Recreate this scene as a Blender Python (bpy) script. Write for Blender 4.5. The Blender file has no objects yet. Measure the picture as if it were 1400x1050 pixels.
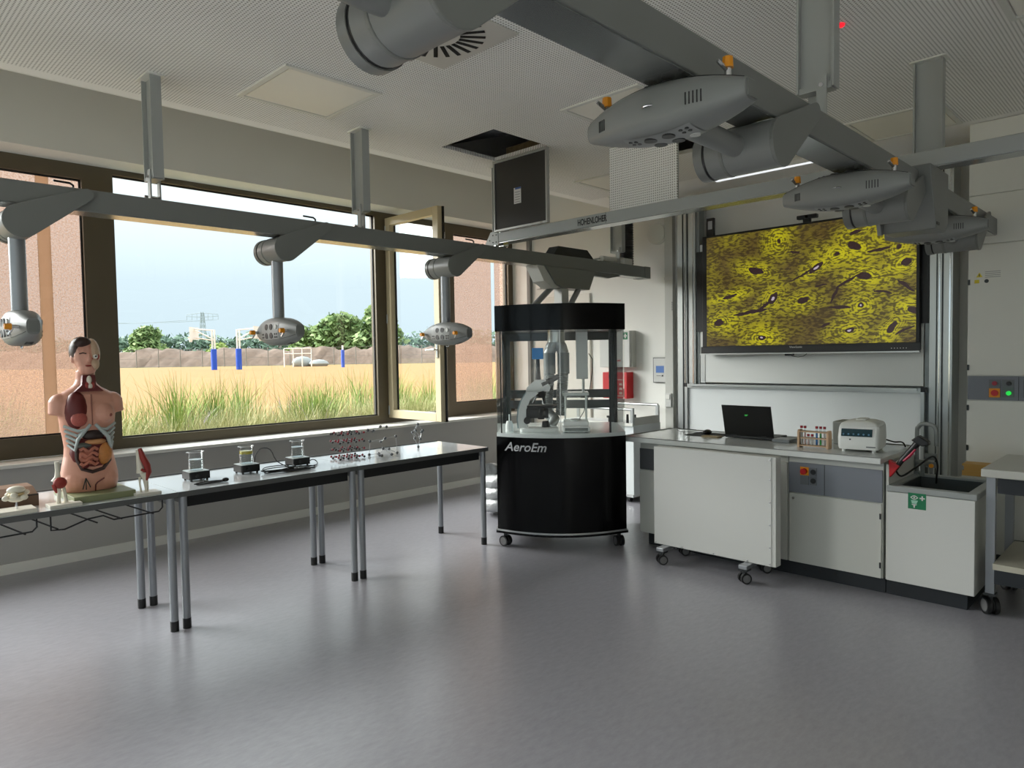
import bpy, bmesh, math, random
from mathutils import Vector, Matrix
random.seed(7)
R = math.radians
scene = bpy.context.scene
COL = scene.collection

# ---------------------------------------------------------------- camera
def make_camera():
    yaw, pitch, roll = R(44.5525), R(2.40905), R(-0.91557)
    f = Vector((math.cos(yaw)*math.cos(pitch), math.sin(yaw)*math.cos(pitch), -math.sin(pitch)))
    r = f.cross(Vector((0, 0, 1))).normalized(); u = r.cross(f)
    c, s = math.cos(roll), math.sin(roll)
    r2 = c*r + s*u; u2 = -s*r + c*u
    cam = bpy.data.cameras.new('camera'); o = bpy.data.objects.new('camera', cam); COL.objects.link(o)
    cam.sensor_width = 36.0; cam.lens = 955.13/1400*36.0; cam.clip_start = .05; cam.clip_end = 3000
    m = Matrix((r2, u2, -f)).transposed().to_4x4(); m.translation = Vector((0, 0, 1.55))
    o.matrix_world = m
    scene.camera = o
make_camera()

# ---------------------------------------------------------------- sky, sun, exposure
SKY = 0.88
def make_world():
    w = bpy.data.worlds.new('hazy_sky'); scene.world = w; w.use_nodes = True
    nt = w.node_tree; nt.nodes.clear()
    tc = nt.nodes.new('ShaderNodeTexCoord'); sep = nt.nodes.new('ShaderNodeSeparateXYZ')
    nt.links.new(tc.outputs['Generated'], sep.inputs[0])
    ramp = nt.nodes.new('ShaderNodeValToRGB'); nt.links.new(sep.outputs['Z'], ramp.inputs[0])
    e = ramp.color_ramp.elements
    e[0].position = 0.0; e[0].color = (.70, .85, .94, 1)
    e[1].position = .10; e[1].color = (.76, .91, 1.0, 1)
    for p, c in ((.22, (1.1, 1.22, 1.26)), (.5, (2.2, 2.3, 2.35)), (1.0, (2.2, 2.3, 2.35))):
        k = e.new(p); k.color = (*c, 1)
    bg = nt.nodes.new('ShaderNodeBackground'); bg.inputs['Strength'].default_value = SKY
    out = nt.nodes.new('ShaderNodeOutputWorld')
    nt.links.new(ramp.outputs[0], bg.inputs[0]); nt.links.new(bg.outputs[0], out.inputs[0])
make_world()
def make_sun():
    l = bpy.data.lights.new('sun', 'SUN'); l.energy = 9.5; l.angle = R(50); l.color = (1, .99, .97)
    o = bpy.data.objects.new('sun', l); COL.objects.link(o)
    d = Vector((.52, -.68, -.52)).normalized()      # veiled, very soft sun in front of the windows, from the left
    o.rotation_euler = d.to_track_quat('-Z', 'Y').to_euler(); o.location = (-30, 40, 40)
make_sun()
vs = scene.view_settings
vs.view_transform = 'Standard'; vs.look = 'None'; vs.exposure = 0.3; vs.gamma = 1.0; vs.use_curve_mapping = False
scene.cycles.use_denoising = True
scene.cycles.max_bounces = 12; scene.cycles.diffuse_bounces = 6; scene.cycles.glossy_bounces = 5
scene.cycles.transparent_max_bounces = 24; scene.cycles.transmission_bounces = 8
scene.cycles.sample_clamp_indirect = 6.0
scene.cycles.caustics_reflective = False; scene.cycles.caustics_refractive = False

# ---------------------------------------------------------------- materials
def lin(c):
    c = c/255.0
    return c/12.92 if c <= .04045 else ((c+.055)/1.055)**2.4
def rgb(r, g, b): return (lin(r), lin(g), lin(b), 1)
MATS = {}
def mat(name, col, rough=.5, metal=0., spec=.5, noise=0., nscale=8., bump=0., emit=None, estr=0., coat=0.):
    if name in MATS: return MATS[name]
    m = bpy.data.materials.new(name); m.use_nodes = True; nt = m.node_tree
    b = nt.nodes['Principled BSDF']; c = rgb(*col)
    b.inputs['Base Color'].default_value = c; b.inputs['Roughness'].default_value = rough
    b.inputs['Metallic'].default_value = metal; b.inputs['Specular IOR Level'].default_value = spec
    b.inputs['Coat Weight'].default_value = coat
    if emit: b.inputs['Emission Color'].default_value = rgb(*emit); b.inputs['Emission Strength'].default_value = estr
    if noise or bump:
        tc = nt.nodes.new('ShaderNodeTexCoord'); n = nt.nodes.new('ShaderNodeTexNoise')
        n.inputs['Scale'].default_value = nscale; n.inputs['Detail'].default_value = 5
        nt.links.new(tc.outputs['Object'], n.inputs['Vector'])
        if noise:
            mx = nt.nodes.new('ShaderNodeMix'); mx.data_type = 'RGBA'
            mx.inputs['A'].default_value = tuple(v*(1-noise) for v in c[:3])+(1,)
            mx.inputs['B'].default_value = tuple(min(1, v*(1+noise)) for v in c[:3])+(1,)
            nt.links.new(n.outputs['Fac'], mx.inputs['Factor']); nt.links.new(mx.outputs['Result'], b.inputs['Base Color'])
        if bump:
            bp = nt.nodes.new('ShaderNodeBump'); bp.inputs['Strength'].default_value = bump; bp.inputs['Distance'].default_value = .01
            nt.links.new(n.outputs['Fac'], bp.inputs['Height']); nt.links.new(bp.outputs[0], b.inputs['Normal'])
    MATS[name] = m; return m
def glassmat(name, tint=(1, 1, 1), refl=.04, rough=.0):
    m = bpy.data.materials.new(name); m.use_nodes = True; nt = m.node_tree; nt.nodes.clear()
    t = nt.nodes.new('ShaderNodeBsdfTransparent'); t.inputs[0].default_value = (*tint, 1)
    g = nt.nodes.new('ShaderNodeBsdfGlossy'); g.inputs['Roughness'].default_value = rough
    lw = nt.nodes.new('ShaderNodeFresnel'); lw.inputs[0].default_value = 1.45
    mu = nt.nodes.new('ShaderNodeMath'); mu.operation = 'MULTIPLY'; mu.inputs[1].default_value = refl/.04
    nt.links.new(lw.outputs[0], mu.inputs[0])
    ge = nt.nodes.new('ShaderNodeNewGeometry'); mu2 = nt.nodes.new('ShaderNodeMath'); mu2.operation = 'MULTIPLY_ADD'
    mu2.inputs[1].default_value = -1.0; mu2.inputs[2].default_value = 1.0; nt.links.new(ge.outputs['Backfacing'], mu2.inputs[0])
    mu3 = nt.nodes.new('ShaderNodeMath'); mu3.operation = 'MULTIPLY'; nt.links.new(mu.outputs[0], mu3.inputs[0]); nt.links.new(mu2.outputs[0], mu3.inputs[1]); mu = mu3
    mx = nt.nodes.new('ShaderNodeMixShader'); o = nt.nodes.new('ShaderNodeOutputMaterial')
    nt.links.new(mu.outputs[0], mx.inputs[0]); nt.links.new(t.outputs[0], mx.inputs[1]); nt.links.new(g.outputs[0], mx.inputs[2])
    nt.links.new(mx.outputs[0], o.inputs[0]); MATS[name] = m; return m
def nodes_mat(name):
    m = bpy.data.materials.new(name); m.use_nodes = True; MATS[name] = m
    return m, m.node_tree, m.node_tree.nodes['Principled BSDF']
def mnode(nt, op, a, b=None, c=None):
    n = nt.nodes.new('ShaderNodeMath'); n.operation = op
    for i, v in enumerate((a, b, c)):
        if v is None: continue
        if isinstance(v, (int, float)): n.inputs[i].default_value = v
        else: nt.links.new(v, n.inputs[i])
    return n.outputs[0]
def mixc(nt, fac, a, b):
    n = nt.nodes.new('ShaderNodeMix'); n.data_type = 'RGBA'
    for k, v in (('Factor', fac), ('A', a), ('B', b)):
        if isinstance(v, (tuple, int, float)): n.inputs[k].default_value = v
        else: nt.links.new(v, n.inputs[k])
    return n.outputs['Result']

WALL = mat('wall_paint', (236, 236, 230), .85, noise=.02, nscale=3)
WALLW = mat('parapet_paint', (224, 223, 215), .85, noise=.02, nscale=3)
WHITE = mat('white_laminate', (200, 201, 197), .45)
LAM = mat('light_grey_laminate', (196, 197, 190), .42)
TRIMW = mat('white_trim', (225, 225, 218), .5)
BRONZE = mat('bronze_frame', (92, 83, 66), .42, metal=.25)
GASKET = mat('black_rubber', (22, 22, 22), .6)
ALU = mat('brushed_aluminium', (190, 193, 192), .32, metal=.85)
ALUP = mat('grey_powder_coat', (118, 120, 117), .38, noise=.02, nscale=4)
POSTG = mat('post_grey_aluminium', (160, 163, 160), .38)
ALUD = mat('pod_grey_plastic', (128, 130, 128), .4)
CHROME = mat('chrome', (225, 225, 225), .12, metal=1)
GREYM = mat('grey_metal_leg', (150, 153, 157), .35, metal=.5)
BLACK = mat('black_plastic', (18, 18, 19), .4)
BLACKG = mat('black_gloss', (3, 3, 4), .16, spec=.18)
DARKM = mat('dark_anodised', (52, 55, 56), .4, metal=.4)
TOPG = mat('grey_table_laminate', (206, 211, 214), .10, spec=1.0)
EDGE = mat('grey_edge_band', (84, 85, 84), .5)
DESKTOP = mat('grey_worktop', (206, 209, 206), .15, spec=.8)
PANELG = mat('media_panel_grey', (120, 124, 132), .45)
KICK = mat('black_kick', (24, 29, 34), .5)
YEL = mat('gas_tap_yellow', (232, 150, 20), .4)
RED = mat('signal_red', (190, 22, 30), .4)
GREEN = mat('sign_green', (10, 110, 70), .5)
BONE = mat('bone_plastic', (226, 220, 202), .5)
MUSC = mat('muscle_red', (150, 48, 40), .45)
DRED = mat('dark_red', (98, 26, 24), .45)
SKIN = mat('skin_plastic', (214, 156, 134), .42, noise=.04, nscale=6)
GLASS = glassmat('window_glass', (.97, .985, .98), .05)
CGLASS = glassmat('clear_acrylic', (.975, .985, .98), .045)
BEAKER = glassmat('beaker_glass', (.955, .965, .965), .10)
WATER = glassmat('water', (.93, .95, .95), .06)
OIL = glassmat('yellow_oil', (.75, .66, .12), .06)

def floor_mat():
    m, nt, b = nodes_mat('linoleum')
    tc = nt.nodes.new('ShaderNodeTexCoord'); mp = nt.nodes.new('ShaderNodeMapping'); mp.inputs['Scale'].default_value = (2.2, 5.5, 1)
    mp.inputs['Rotation'].default_value = (0, 0, .6)
    nt.links.new(tc.outputs['Object'], mp.inputs[0])
    n = nt.nodes.new('ShaderNodeTexNoise'); n.inputs['Scale'].default_value = 7; n.inputs['Detail'].default_value = 8; n.inputs['Roughness'].default_value = .7
    nt.links.new(mp.outputs[0], n.inputs[0])
    c1 = mixc(nt, n.outputs['Fac'], rgb(124, 123, 129), rgb(168, 167, 173))
    nt.links.new(c1, b.inputs['Base Color'])
    b.inputs['Roughness'].default_value = .29
    b.inputs['Specular IOR Level'].default_value = .8
    bp = nt.nodes.new('ShaderNodeBump'); bp.inputs['Strength'].default_value = .06; bp.inputs['Distance'].default_value = .004
    nt.links.new(n.outputs['Fac'], bp.inputs['Height']); nt.links.new(bp.outputs[0], b.inputs['Normal'])
    return m
FLOOR = floor_mat()
def perf_mat(name, axes, lim=None, base=(250, 249, 245)):
    """perforated acoustic board: 8 mm holes on an 18 mm pitch, plain border beyond lim"""
    m, nt, b = nodes_mat(name)
    tc = nt.nodes.new('ShaderNodeTexCoord'); s = nt.nodes.new('ShaderNodeSeparateXYZ'); nt.links.new(tc.outputs['Object'], s.inputs[0])
    d = []
    for a in axes:
        k = mnode(nt, 'MULTIPLY', s.outputs[a], 1/.0185); k = mnode(nt, 'FRACT', k); k = mnode(nt, 'SUBTRACT', k, .5); d.append(mnode(nt, 'MULTIPLY', k, k))
    h = mnode(nt, 'LESS_THAN', mnode(nt, 'ADD', d[0], d[1]), .062)
    if lim:
        h = mnode(nt, 'MULTIPLY', h, mnode(nt, 'LESS_THAN', s.outputs['X'], lim[0]))
        h = mnode(nt, 'MULTIPLY', h, mnode(nt, 'LESS_THAN', s.outputs['Y'], lim[1]))
    nt.links.new(mixc(nt, h, rgb(*base), rgb(150, 148, 142)), b.inputs['Base Color']); b.inputs['Roughness'].default_value = .9
    b.inputs['Specular IOR Level'].default_value = .15
    return m
CEIL = perf_mat('perforated_ceiling', ('X', 'Y'), (6.02, 4.69))
PERF = perf_mat('perforated_flap', ('Y', 'Z'))
def screen_fabric():
    m = bpy.data.materials.new('orange_mesh'); m.use_nodes = True; nt = m.node_tree; nt.nodes.clear()
    tc = nt.nodes.new('ShaderNodeTexCoord'); n = nt.nodes.new('ShaderNodeTexNoise'); n.inputs['Scale'].default_value = 75; n.inputs['Detail'].default_value = 4; n.inputs['Roughness'].default_value = .8
    nt.links.new(tc.outputs['Object'], n.inputs[0])
    f = mnode(nt, 'MULTIPLY_ADD', n.outputs['Fac'], 2.2, -.62); f = mnode(nt, 'MINIMUM', mnode(nt, 'MAXIMUM', f, .05), .95)
    t = nt.nodes.new('ShaderNodeBsdfTransparent'); t.inputs[0].default_value = (.88, .79, .755, 1)
    d = nt.nodes.new('ShaderNodeBsdfTranslucent'); d.inputs[0].default_value = (.31, .225, .18, 1)
    mx = nt.nodes.new('ShaderNodeMixShader'); o = nt.nodes.new('ShaderNodeOutputMaterial')
    nt.links.new(f, mx.inputs[0]); nt.links.new(t.outputs[0], mx.inputs[1]); nt.links.new(d.outputs[0], mx.inputs[2]); nt.links.new(mx.outputs[0], o.inputs[0])
    MATS['orange_mesh'] = m; return m
MESHF = screen_fabric()

# ---------------------------------------------------------------- mesh helpers
class MB:
    def __init__(s): s.v = []; s.f = []
    def add(s, v, f):
        n = len(s.v); s.v += [tuple(p) for p in v]; s.f += [tuple(i+n for i in q) for q in f]; return s
    def box(s, x0, x1, y0, y1, z0, z1):
        x0, x1 = sorted((x0, x1)); y0, y1 = sorted((y0, y1)); z0, z1 = sorted((z0, z1))
        return s.add([(x0,y0,z0),(x1,y0,z0),(x1,y1,z0),(x0,y1,z0),(x0,y0,z1),(x1,y0,z1),(x1,y1,z1),(x0,y1,z1)],
                     [(0,3,2,1),(4,5,6,7),(0,1,5,4),(1,2,6,5),(2,3,7,6),(3,0,4,7)])
    def ring(s, c, ax, r, n, ph=0):
        a = Vector(ax).normalized(); t = Vector((0,0,1)) if abs(a.z) < .9 else Vector((1,0,0))
        u = a.cross(t).normalized(); w = a.cross(u)
        return [Vector(c)+r*(math.cos(2*math.pi*i/n+ph)*u+math.sin(2*math.pi*i/n+ph)*w) for i in range(n)]
    def loft(s, rings, cap=True, close=False):
        n = len(rings[0]); v = [p for r in rings for p in r]; f = []
        m = len(rings)
        for k in range(m if close else m-1):
            a, b = k*n, ((k+1) % m)*n
            for i in range(n): j = (i+1) % n; f.append((a+i, a+j, b+j, b+i))
        if cap and not close: f.append(tuple(reversed(range(n)))); f.append(tuple(range((m-1)*n, m*n)))
        return s.add(v, f)
    def cyl(s, p0, p1, r0, r1=None, n=16):
        p0, p1 = Vector(p0), Vector(p1); r1 = r0 if r1 is None else r1
        return s.loft([s.ring(p0, p1-p0, r0, n), s.ring(p1, p1-p0, r1, n)])
    def tube(s, pts, r, n=8, closed=False):
        P = [Vector(p) for p in pts]; m = len(P); rings = []; u = None
        for k in range(m):
            a = (P[(k+1) % m]-P[k-1]) if closed else (P[min(k+1, m-1)]-P[max(k-1, 0)])
            a = a.normalized() if a.length > 1e-9 else Vector((0,0,1))
            if u is None:
                t = Vector((0,0,1)) if abs(a.z) < .9 else Vector((1,0,0)); u = a.cross(t).normalized()
            else: u = (u-a*u.dot(a)).normalized()
            w = a.cross(u); rr = r[k] if isinstance(r, (list, tuple)) else r
            rings.append([P[k]+rr*(math.cos(2*math.pi*i/n)*u+math.sin(2*math.pi*i/n)*w) for i in range(n)])
        return s.loft(rings, close=closed)
    def lathe(s, prof, c=(0,0,0), n=24, ax='z'):
        cx, cy, cz = c; rings = []
        for r, z in prof:
            rr = max(r, 1e-4)
            q = [(rr*math.cos(2*math.pi*i/n), rr*math.sin(2*math.pi*i/n), z) for i in range(n)]
            if ax == 'y': q = [(a, h, b) for a, b, h in q]
            if ax == 'x': q = [(h, a, b) for a, b, h in q]
            rings.append([(a+cx, b+cy, h+cz) for a, b, h in q])
        return s.loft(rings)
    def ell(s, c, r, nu=16, nv=10):
        rx, ry, rz = (r, r, r) if isinstance(r, (int, float)) else r
        rings = []
        for k in range(nv+1):
            t = math.pi*(k/nv-.5); ct = max(math.cos(t), .002)
            rings.append([(c[0]+rx*ct*math.cos(2*math.pi*i/nu), c[1]+ry*ct*math.sin(2*math.pi*i/nu), c[2]+rz*math.sin(t)) for i in range(nu)])
        return s.loft(rings)
    def prism(s, poly, ax, lo, hi):
        def P(a, b, h): return {'x': (h, a, b), 'y': (a, h, b), 'z': (a, b, h)}[ax]
        n = len(poly); v = [P(a, b, lo) for a, b in poly]+[P(a, b, hi) for a, b in poly]
        f = [tuple(range(n)), tuple(reversed(range(n, 2*n)))]+[(i, i+n, (i+1) % n+n, (i+1) % n) for i in range(n)]
        return s.add(v, f)
    def xf(s, m): s.v = [tuple(m @ Vector(p)) for p in s.v]; return s
    def mesh(s, name, material, smooth=False, off=None):
        me = bpy.data.meshes.new(name)
        v = s.v if off is None else [(p[0]-off[0], p[1]-off[1], p[2]-off[2]) for p in s.v]
        me.from_pydata(v, [], s.f)
        bm = bmesh.new(); bm.from_mesh(me); bmesh.ops.recalc_face_normals(bm, faces=bm.faces); bm.to_mesh(me); bm.free()
        if smooth:
            me.polygons.foreach_set('use_smooth', [True]*len(me.polygons)); me.set_sharp_from_angle(angle=R(40))
        me.materials.append(material); return me
def spline(pts, n=8):
    """smooth path through the given points"""
    P = [Vector(p) for p in pts]; out = []
    for i in range(len(P)-1):
        a, b, c, d = P[max(i-1, 0)], P[i], P[i+1], P[min(i+2, len(P)-1)]
        for k in range(n):
            t = k/n; out.append(.5*((2*b)+(c-a)*t+(2*a-5*b+4*c-d)*t*t+(3*b-a-3*c+d)*t**3))
    return out+[P[-1]]
def link(o, parent=None):
    COL.objects.link(o)
    if parent is not None: o.parent = parent
    return o
def rootloc(o):
    v = Vector((0, 0, 0))
    while o is not None: v += o.location; o = o.parent
    return v
def part(parent, name, mb, material, bevel=0, smooth=False, local=False, label=None, kind=None):
    """a mesh child; vertices given in world space (or in the parent's space when local)"""
    off = None if (local or parent is None) else rootloc(parent)
    o = bpy.data.objects.new(name, mb.mesh(name, material, smooth, off)); link(o, parent)
    if bevel:
        b = o.modifiers.new('bevel', 'BEVEL'); b.width = bevel; b.segments = 2; b.limit_method = 'ANGLE'
    if label: o['label'] = label
    if kind: o['kind'] = kind
    return o
def thing(name, label, cat, loc=(0,0,0), rotz=0, group=None, kind=None):
    o = bpy.data.objects.new(name, None); link(o); o.location = loc; o.rotation_euler = (0, 0, rotz); o.empty_display_size = .1
    o['label'] = label; o['category'] = cat
    if group: o['group'] = group
    if kind: o['kind'] = kind
    return o
def single(name, label, cat, mb, material, loc=(0,0,0), group=None, kind=None, **k):
    me = mb.mesh(name, material, k.get('smooth', False), loc)
    o = bpy.data.objects.new(name, me); link(o); o.location = loc
    if k.get('bevel'):
        b = o.modifiers.new('bevel', 'BEVEL'); b.width = k['bevel']; b.segments = 2; b.limit_method = 'ANGLE'
    o['label'] = label; o['category'] = cat
    if group: o['group'] = group
    if kind: o['kind'] = kind
    return o
def struct(name, label, cat, mb, material, **k): return single(name, label, cat, mb, material, kind='structure', **k)
def text(parent, s, size, m, material, name='lettering', extrude=.0006, shear=0, bold=0):
    cu = bpy.data.curves.new('tmp', 'FONT'); cu.body = s; cu.size = size; cu.extrude = extrude; cu.shear = shear; cu.offset = bold
    cu.align_x = 'CENTER'; cu.align_y = 'CENTER'
    to = bpy.data.objects.new('tmp', cu); COL.objects.link(to)
    dg = bpy.context.evaluated_depsgraph_get(); me = bpy.data.meshes.new_from_object(to.evaluated_get(dg))
    bpy.data.objects.remove(to); bpy.data.curves.remove(cu)
    off = rootloc(parent)
    me.transform(Matrix.Translation(-off) @ m); me.materials.clear(); me.materials.append(material); me.name = name
    o = bpy.data.objects.new(name, me); link(o, parent); return o
def facing(loc, right, up):
    """matrix putting text at loc with the given right and up directions"""
    r = Vector(right).normalized(); u = Vector(up).normalized(); n = r.cross(u)
    m = Matrix((r, u, n)).transposed().to_4x4(); m.translation = Vector(loc); return m
def rr(x0, x1, y0, y1, r, n=5):
    """rounded rectangle outline"""
    out = []
    for cx, cy, a in ((x1-r, y1-r, 0), (x0+r, y1-r, 90), (x0+r, y0+r, 180), (x1-r, y0+r, 270)):
        for k in range(n+1): t = R(a+90*k/n); out.append((cx+r*math.cos(t), cy+r*math.sin(t)))
    return out
def copy_tree(o, parent=None):
    c = o.copy(); COL.objects.link(c); c.parent = parent
    for ch in list(o.children): copy_tree(ch, c)
    return c
# ================================================================ the room
XF, YW, ZC, YE = 6.65, 6.2, 3.19, 4.785       # front wall, window wall, hung ceiling, its edge by the windows
XB, YR, ZS = -3.0, -3.6, 4.05
struct('floor', 'grey marbled linoleum floor with a soft sheen', 'floor', MB().box(XB, XF, YR, YW, -.2, 0), FLOOR)
wl = struct('wall_left', 'painted window wall with low parapet and high lintel', 'wall',
            MB().box(XB, XF+.4, YW, 6.75, 3.15, ZS).box(XB, -2.9, YW, 6.75, .775, 3.15), WALLW)
struct('wall_left_parapet', 'parapet wall below the windows, shade put into its colour', 'wall', MB().box(XB, XF+.4, YW, 6.75, -.2, .775), mat('parapet_shaded', (172, 171, 167), .85, noise=.02, nscale=3))  # wall paint darkened here: the backlit shade is put into its colour
struct('wall_front', 'white front wall behind the presentation screen', 'wall', MB().box(XF, XF+.25, YR, 6.75, -.2, ZS), WALL)
struct('wall_right', 'plain white wall opposite the windows', 'wall', MB().box(XB, XF, YR-.2, YR, -.2, ZS), WALL)
struct('wall_back', 'white rear wall of the classroom with a band of windows added for daylight', 'wall', MB().box(XB-.2, XB, YR-.2, 6.75, -.2, .85).box(XB-.2, XB, YR-.2, 6.75, 3.12, ZS).box(XB-.2, XB, YR-.2, -3.2, .85, 3.12).box(XB-.2, XB, 5.8, 6.75, .85, 3.12), WALL)  # window openings added in this unseen wall to brighten the room
struct('trim_1', 'pale window sill board along the parapet', 'window sill', MB().box(XB, XF-.005, YW-.03, 6.50, .776, .803), TRIMW, bevel=.004)
struct('baseboard_left', 'white skirting board under the windows', 'skirting', MB().box(XB, XF-.05, YW-.014, YW, 0, .075), TRIMW)
struct('trim_2', 'grey corner profile beside the last window', 'trim', MB().box(XF-.05, XF-.001, YW-.05, YW, .08, 3.15), ALUP)
# hung ceiling with two open hatches
H1 = (3.60, 4.19, 3.69, 4.285); H2 = (4.60, 5.20, 2.78, 3.38)
cb = MB(); xs = sorted({XB, H1[0], H1[1], H2[0], H2[1], XF}); ys = sorted({YR, H2[2], H2[3], H1[2], H1[3], YE})
for i in range(len(xs)-1):
    for j in range(len(ys)-1):
        mx, my = (xs[i]+xs[i+1])/2, (ys[j]+ys[j+1])/2
        if any(h[0] < mx < h[1] and h[2] < my < h[3] for h in (H1, H2)): continue
        cb.box(xs[i], xs[i+1], ys[j], ys[j+1], ZC, ZC+.03)
struct('ceiling', 'white perforated acoustic ceiling', 'ceiling', cb, CEIL)
struct('trim_3', 'vertical upstand behind the edge of the hung ceiling', 'ceiling edge', MB().box(XB, XF, YE, YE+.02, ZC, ZS-.001), WALL)
struct('ceiling_slab', 'bare concrete slab above the hung ceiling', 'ceiling', MB().box(XB-.2, XF+.25, YR-.2, 6.75, ZS, ZS+.2), mat('concrete', (120, 118, 112), .9, noise=.1))

# ---- windows
YI, YO = 6.50, 6.60
def win(n, label, ox0, ox1, gx0, gx1, gz0, gz1, pane=True):
    w = thing('window_%d' % n, label, 'window', (ox0, YI, .803), kind='structure')
    part(w, 'frame', MB().box(ox0, gx0, YI, YO, .803, 3.15).box(gx1, ox1, YI, YO, .803, 3.15).box(gx0, gx1, YI, YO, .803, gz0).box(gx0, gx1, YI, YO, gz1, 3.15), BRONZE)
    if pane:
        part(w, 'pane', MB().box(gx0, gx1, 6.558, 6.566, gz0, gz1), GLASS)
        part(w, 'glazing_bead', MB().box(gx0, gx0+.012, 6.54, 6.557, gz0, gz1).box(gx1-.012, gx1, 6.54, 6.557, gz0, gz1).box(gx0, gx1, 6.54, 6.557, gz0, gz0+.012).box(gx0, gx1, 6.54, 6.557, gz1-.012, gz1), GASKET)
    return w
win(1, 'far end window pane beyond the orange screened sash', -2.9, .62, -2.75, .50, .90, 3.11)
win(2, 'tall bronze framed window in front of the wide orange screen', .62, 1.765, .75, 1.655, .965, 3.03)
win(3, 'wide fixed picture window looking onto the sports field', 1.765, 4.60, 1.885, 4.485, .895, 3.105)
w4 = win(4, 'bronze casement window standing wide open', 4.60, 5.555, 4.70, 5.49, .885, 3.065, pane=False)
win(5, 'narrow bronze framed window with an orange screen beside the front wall', 5.555, 6.648, 5.625, 6.565, .965, 3.03)
for n_, (ya, yb) in enumerate(((-3.2, -.2), (-.2, 2.8), (2.8, 5.8))):  # rear windows, added behind the camera to let more daylight in
    w = thing('window_%d' % (6+n_), 'unseen rear window added for daylight, number %s from the corridor side' % ('one', 'two', 'three')[n_], 'window', (XB-.1, ya, .85), kind='structure')
    part(w, 'frame', MB().box(XB-.14, XB-.05, ya, ya+.08, .85, 3.12).box(XB-.14, XB-.05, yb-.08, yb, .85, 3.12).box(XB-.14, XB-.05, ya+.08, yb-.08, .85, .94).box(XB-.14, XB-.05, ya+.08, yb-.08, 3.03, 3.12), BRONZE)
    part(w, 'pane', MB().box(XB-.10, XB-.092, ya+.08, yb-.08, .94, 3.03), GLASS)
# open sash, swung square into the room
sx0, sx1, sy0, sy1, sz0, sz1 = 4.615, 4.675, 5.575, 6.495, .865, 3.085
sash = part(w4, 'sash', MB().box(sx0, sx1, sy0, sy0+.085, sz0, sz1).box(sx0, sx1, sy1-.085, sy1, sz0, sz1).box(sx0, sx1, sy0+.085, sy1-.085, sz0, sz0+.09).box(sx0, sx1, sy0+.085, sy1-.085, sz1-.085, sz1),
            mat('sash_bronze_lit', (196, 182, 150), .4), bevel=.004)  # frame bronze made paler: daylight on the sash is put into the colour
part(sash, 'sash_pane', MB().box(4.650, 4.658, sy0+.08, sy1-.08, sz0+.08, sz1-.08), GLASS)
part(sash, 'gasket', MB().box(sx1, sx1+.022, sy0-.012, sy1, sz0-.005, sz0+.03).box(sx1, sx1+.022, sy0-.012, sy0+.03, sz0, sz1).box(sx1, sx1+.022, sy1-.09, sy1-.05, sz0, sz1).box(sx1, sx1+.022, sy0, sy1, sz1-.03, sz1), GASKET)
part(sash, 'handle', MB().box(sx0-.012, sx0, sy0+.028, sy0+.055, 1.53, 1.67).cyl((sx0-.01, sy0+.042, 1.615), (sx0-.05, sy0+.042, 1.615), .009).cyl((sx0-.05, sy0+.035, 1.615), (sx0-.05, sy0+.17, 1.61), .010), CHROME, smooth=True)
for z in (.95, 1.97, 2.95):
    part(sash, 'hinge', MB().cyl((sx0+.0, 6.505-.02, z-.05), (sx0+.0, 6.505-.02, z+.05), .009, n=10), ALU, smooth=True)
# exterior sun screens
def post_mat():
    m = bpy.data.materials.new('orange_post'); m.use_nodes = True; nt = m.node_tree; nt.nodes.clear()
    d = nt.nodes.new('ShaderNodeBsdfTranslucent'); d.inputs[0].default_value = (.62, .54, .45, 1); o = nt.nodes.new('ShaderNodeOutputMaterial'); nt.links.new(d.outputs[0], o.inputs[0]); return m
OPOST = post_mat()
def sun_screen(label, x0, x1, post=None):
    s = thing('sun_screen', label, 'screen', (x0, 6.70, .80), group='orange mesh sun screens outside the windows')
    part(s, 'mesh_panel', MB().box(x0, x1, 6.698, 6.702, .83, 3.14), MESHF)
    part(s, 'rail', MB().box(x0, x1, 6.69, 6.71, .80, .83), OPOST)
    if post: part(s, 'post', MB().box(post[0], post[1], 6.685, 6.697, .83, 3.14), OPOST)
sun_screen('translucent orange mesh sun screen behind the torso model', .60, 1.74, (1.375, 1.465))
sun_screen('translucent orange mesh sun screen outside the last window', 5.56, 6.435)
sun_screen('narrow strip of orange mesh screen at the front wall', 6.50, 6.66)

# ================================================================ outdoors
GZ = .55
struct('ground_court', 'sandy orange sports court', 'sports court', MB().box(-200, 600, 6.76, 900, GZ-.5, GZ-.02), mat('meadow_green', (94, 106, 52), .9, noise=.2, nscale=.3))
struct('ground_path', 'unseen paving behind the building, made pale to bounce daylight in', 'path', MB().box(-60, XB-.21, -60, 6.755, -.3, GZ-.3), mat('bounce_paving', (190, 189, 184), .9))  # unseen ground outside the rear windows, paled to bounce light inside
struct('ground_strip', 'pale gravel strip added along the building foot to bounce daylight in', 'gravel strip', MB().box(-40, 60, 6.755, 7.55, GZ-.02, GZ), mat('bounce_gravel', (206, 202, 192), .9, noise=.1, nscale=30))  # hidden pale strip, added to throw daylight up onto the ceiling
# court: a band between the building and the fence, its far edge running with the fence
struct('ground_sand', 'bright orange sand of the ball court outside', 'sports court',
       MB().prism([(-60, 10), (130, 10), (54.9, 79.9), (28.3, 106.9), (-60, 196)], 'z', GZ-.02, GZ), mat('orange_sand', (142, 107, 57), .9, noise=.06, nscale=.4))
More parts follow.
